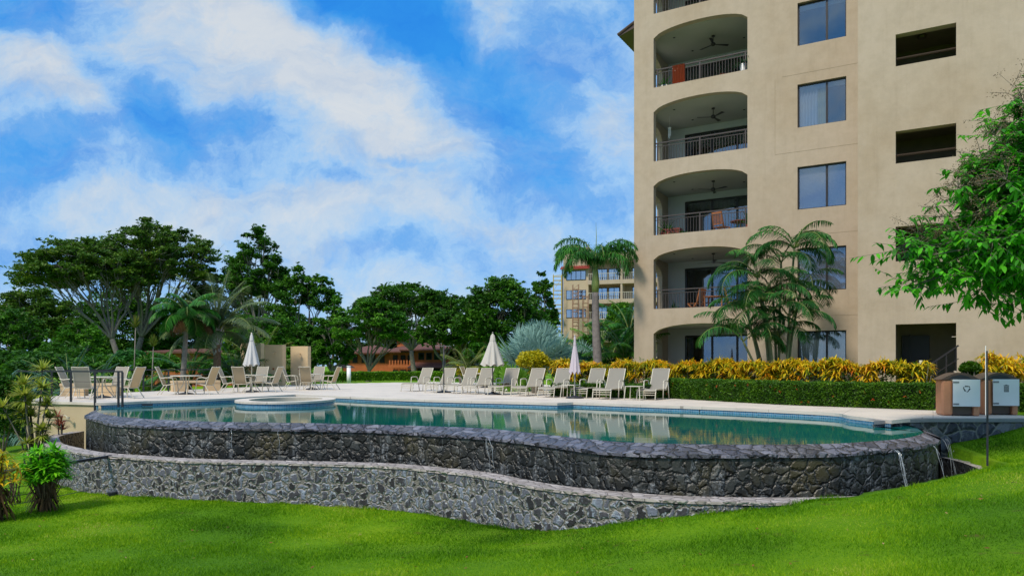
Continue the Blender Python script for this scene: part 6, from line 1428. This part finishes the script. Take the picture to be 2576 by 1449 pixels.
# (px, py, rx, ry, angle of the long axis (clockwise), amount) - gaps of blue and banks of cloud
BL = [(170,60,190,85,-14,-.62),(55,108,30,14,0,-.25),(950,40,270,95,-24,-.72),(1150,190,330,90,-32,-.38),(1490,200,260,220,-40,-.22),(100,455,190,90,12,-.50),(160,400,60,60,0,-.2),(420,290,150,60,-45,-.36),(490,380,110,90,-40,-.40),(640,355,90,50,0,-.38),(1085,292,70,35,10,-.22),(1330,400,230,90,-40,-.38),(1180,500,200,70,-12,-.30),(850,490,90,22,-12,-.30),(990,650,150,32,-2,-.20),(1030,445,60,14,-12,-.25),(40,640,190,70,0,-.30),(330,520,150,50,-10,-.14),(260,400,70,60,-20,-.12),(700,480,120,30,10,-.10),(1000,610,260,40,-4,-.16),(330,240,60,40,0,-.2),(1500,560,160,80,0,-.15),
      (620,120,300,150,-30,.30),(950,330,420,110,-36,.30),(1050,25,110,50,-15,.55),(300,150,200,70,-30,.15),(230,250,300,60,-20,.25),(1100,560,500,60,-8,.10),(300,480,260,60,-25,.18),(700,560,400,70,0,.16),(1300,330,160,40,-38,.1),(1480,330,90,110,-30,.16),(1220,120,90,60,-30,.2),(200,540,250,40,8,.1)]
for px, py, rx, ry, an, amt in BL:
    q = N(nt, 'ShaderNodeMapping'); q.vector_type = 'TEXTURE'; q.inputs['Location'].default_value = ((px-CX)/F, (HY-py)/F, 0); q.inputs['Rotation'].default_value = (0, 0, R(an)); q.inputs['Scale'].default_value = (rx/F*1.15, ry/F*1.15, 1); L.new(ad.outputs[0], q.inputs[0])
    ln = N(nt, 'ShaderNodeVectorMath', operation='LENGTH'); L.new(q.outputs[0], ln.inputs[0])
    mr = N(nt, 'ShaderNodeMapRange'); mr.interpolation_type = 'SMOOTHSTEP'; mr.inputs[1].default_value = 1.25; mr.inputs[2].default_value = .25; mr.inputs[3].default_value = 0; mr.inputs[4].default_value = amt*(SK if amt < 0 else .9); L.new(ln.outputs['Value'], mr.inputs[0])
    val = mth('ADD', val, mr.outputs[0])
cr = ramp(nt, [(.0, (.015, .27, .78)), (.22, (.06, .33, .79)), (.42, (.14, .38, .78)), (.60, (.31, .53, .82)), (.78, (.47, .60, .75)), (1, (.63, .67, .71))], val)
nm_ = N(nt, 'ShaderNodeVectorMath', operation='SCALE'); nm_.inputs['Scale'].default_value = .10; L.new(sky.outputs[0], nm_.inputs[0])
mx = N(nt, 'ShaderNodeMix'); mx.data_type = 'RGBA'; mx.inputs[0].default_value = .85; L.new(nm_.outputs[0], mx.inputs[6]); L.new(cr.outputs['Color'], mx.inputs[7])
n7 = noise(mp.outputs[0], 6.5, 9, .62, .4); r7 = ramp(nt, [(.34, (.76, .85, .97)), (.52, (.97, .985, 1)), (.68, (1.04, 1.03, 1.01))], n7.outputs['Fac'])
m7 = N(nt, 'ShaderNodeMix'); m7.data_type = 'RGBA'; m7.blend_type = 'MULTIPLY'; m7.inputs[0].default_value = 1; L.new(mx.outputs[2], m7.inputs[6]); L.new(r7.outputs['Color'], m7.inputs[7])
L.new(m7.outputs[2], bg.inputs['Color']); bg.inputs['Strength'].default_value = 1.0
w.cycles.sampling_method = 'MANUAL'; w.cycles.sample_map_resolution = 512
sd = bpy.data.lights.new('sun', 'SUN'); sd.energy = 3.0; sd.angle = R(10); sd.color = (1, .90, .74); so = bpy.data.objects.new('sun', sd); C.objects.link(so)
az = R(SUN_AZ); e_ = R(SUN_EL); dv = Vector((math.sin(az)*math.cos(e_), math.cos(az)*math.cos(e_), math.sin(e_))); so.rotation_euler = dv.to_track_quat('Z', 'Y').to_euler(); so.location = dv*50
cd = bpy.data.cameras.new('camera'); cam = bpy.data.objects.new('camera', cd); C.objects.link(cam); bpy.context.scene.camera = cam
cam.location = (0, 0, EYE); cam.rotation_euler = (R(90), 0, 0); cd.sensor_width = 36; cd.lens = 36*F/2576; cd.shift_y = (HY-724.5)/2576; cd.clip_start = .1; cd.clip_end = 8000
s = bpy.context.scene; s.view_settings.view_transform = 'Standard'; s.view_settings.look = 'None'; s.view_settings.exposure = .2; s.view_settings.gamma = 1
s.cycles.max_bounces = 7; s.cycles.transparent_max_bounces = 10; s.cycles.diffuse_bounces = 3; s.cycles.glossy_bounces = 4; s.cycles.caustics_reflective = False; s.cycles.caustics_refractive = False; s.cycles.use_denoising = True
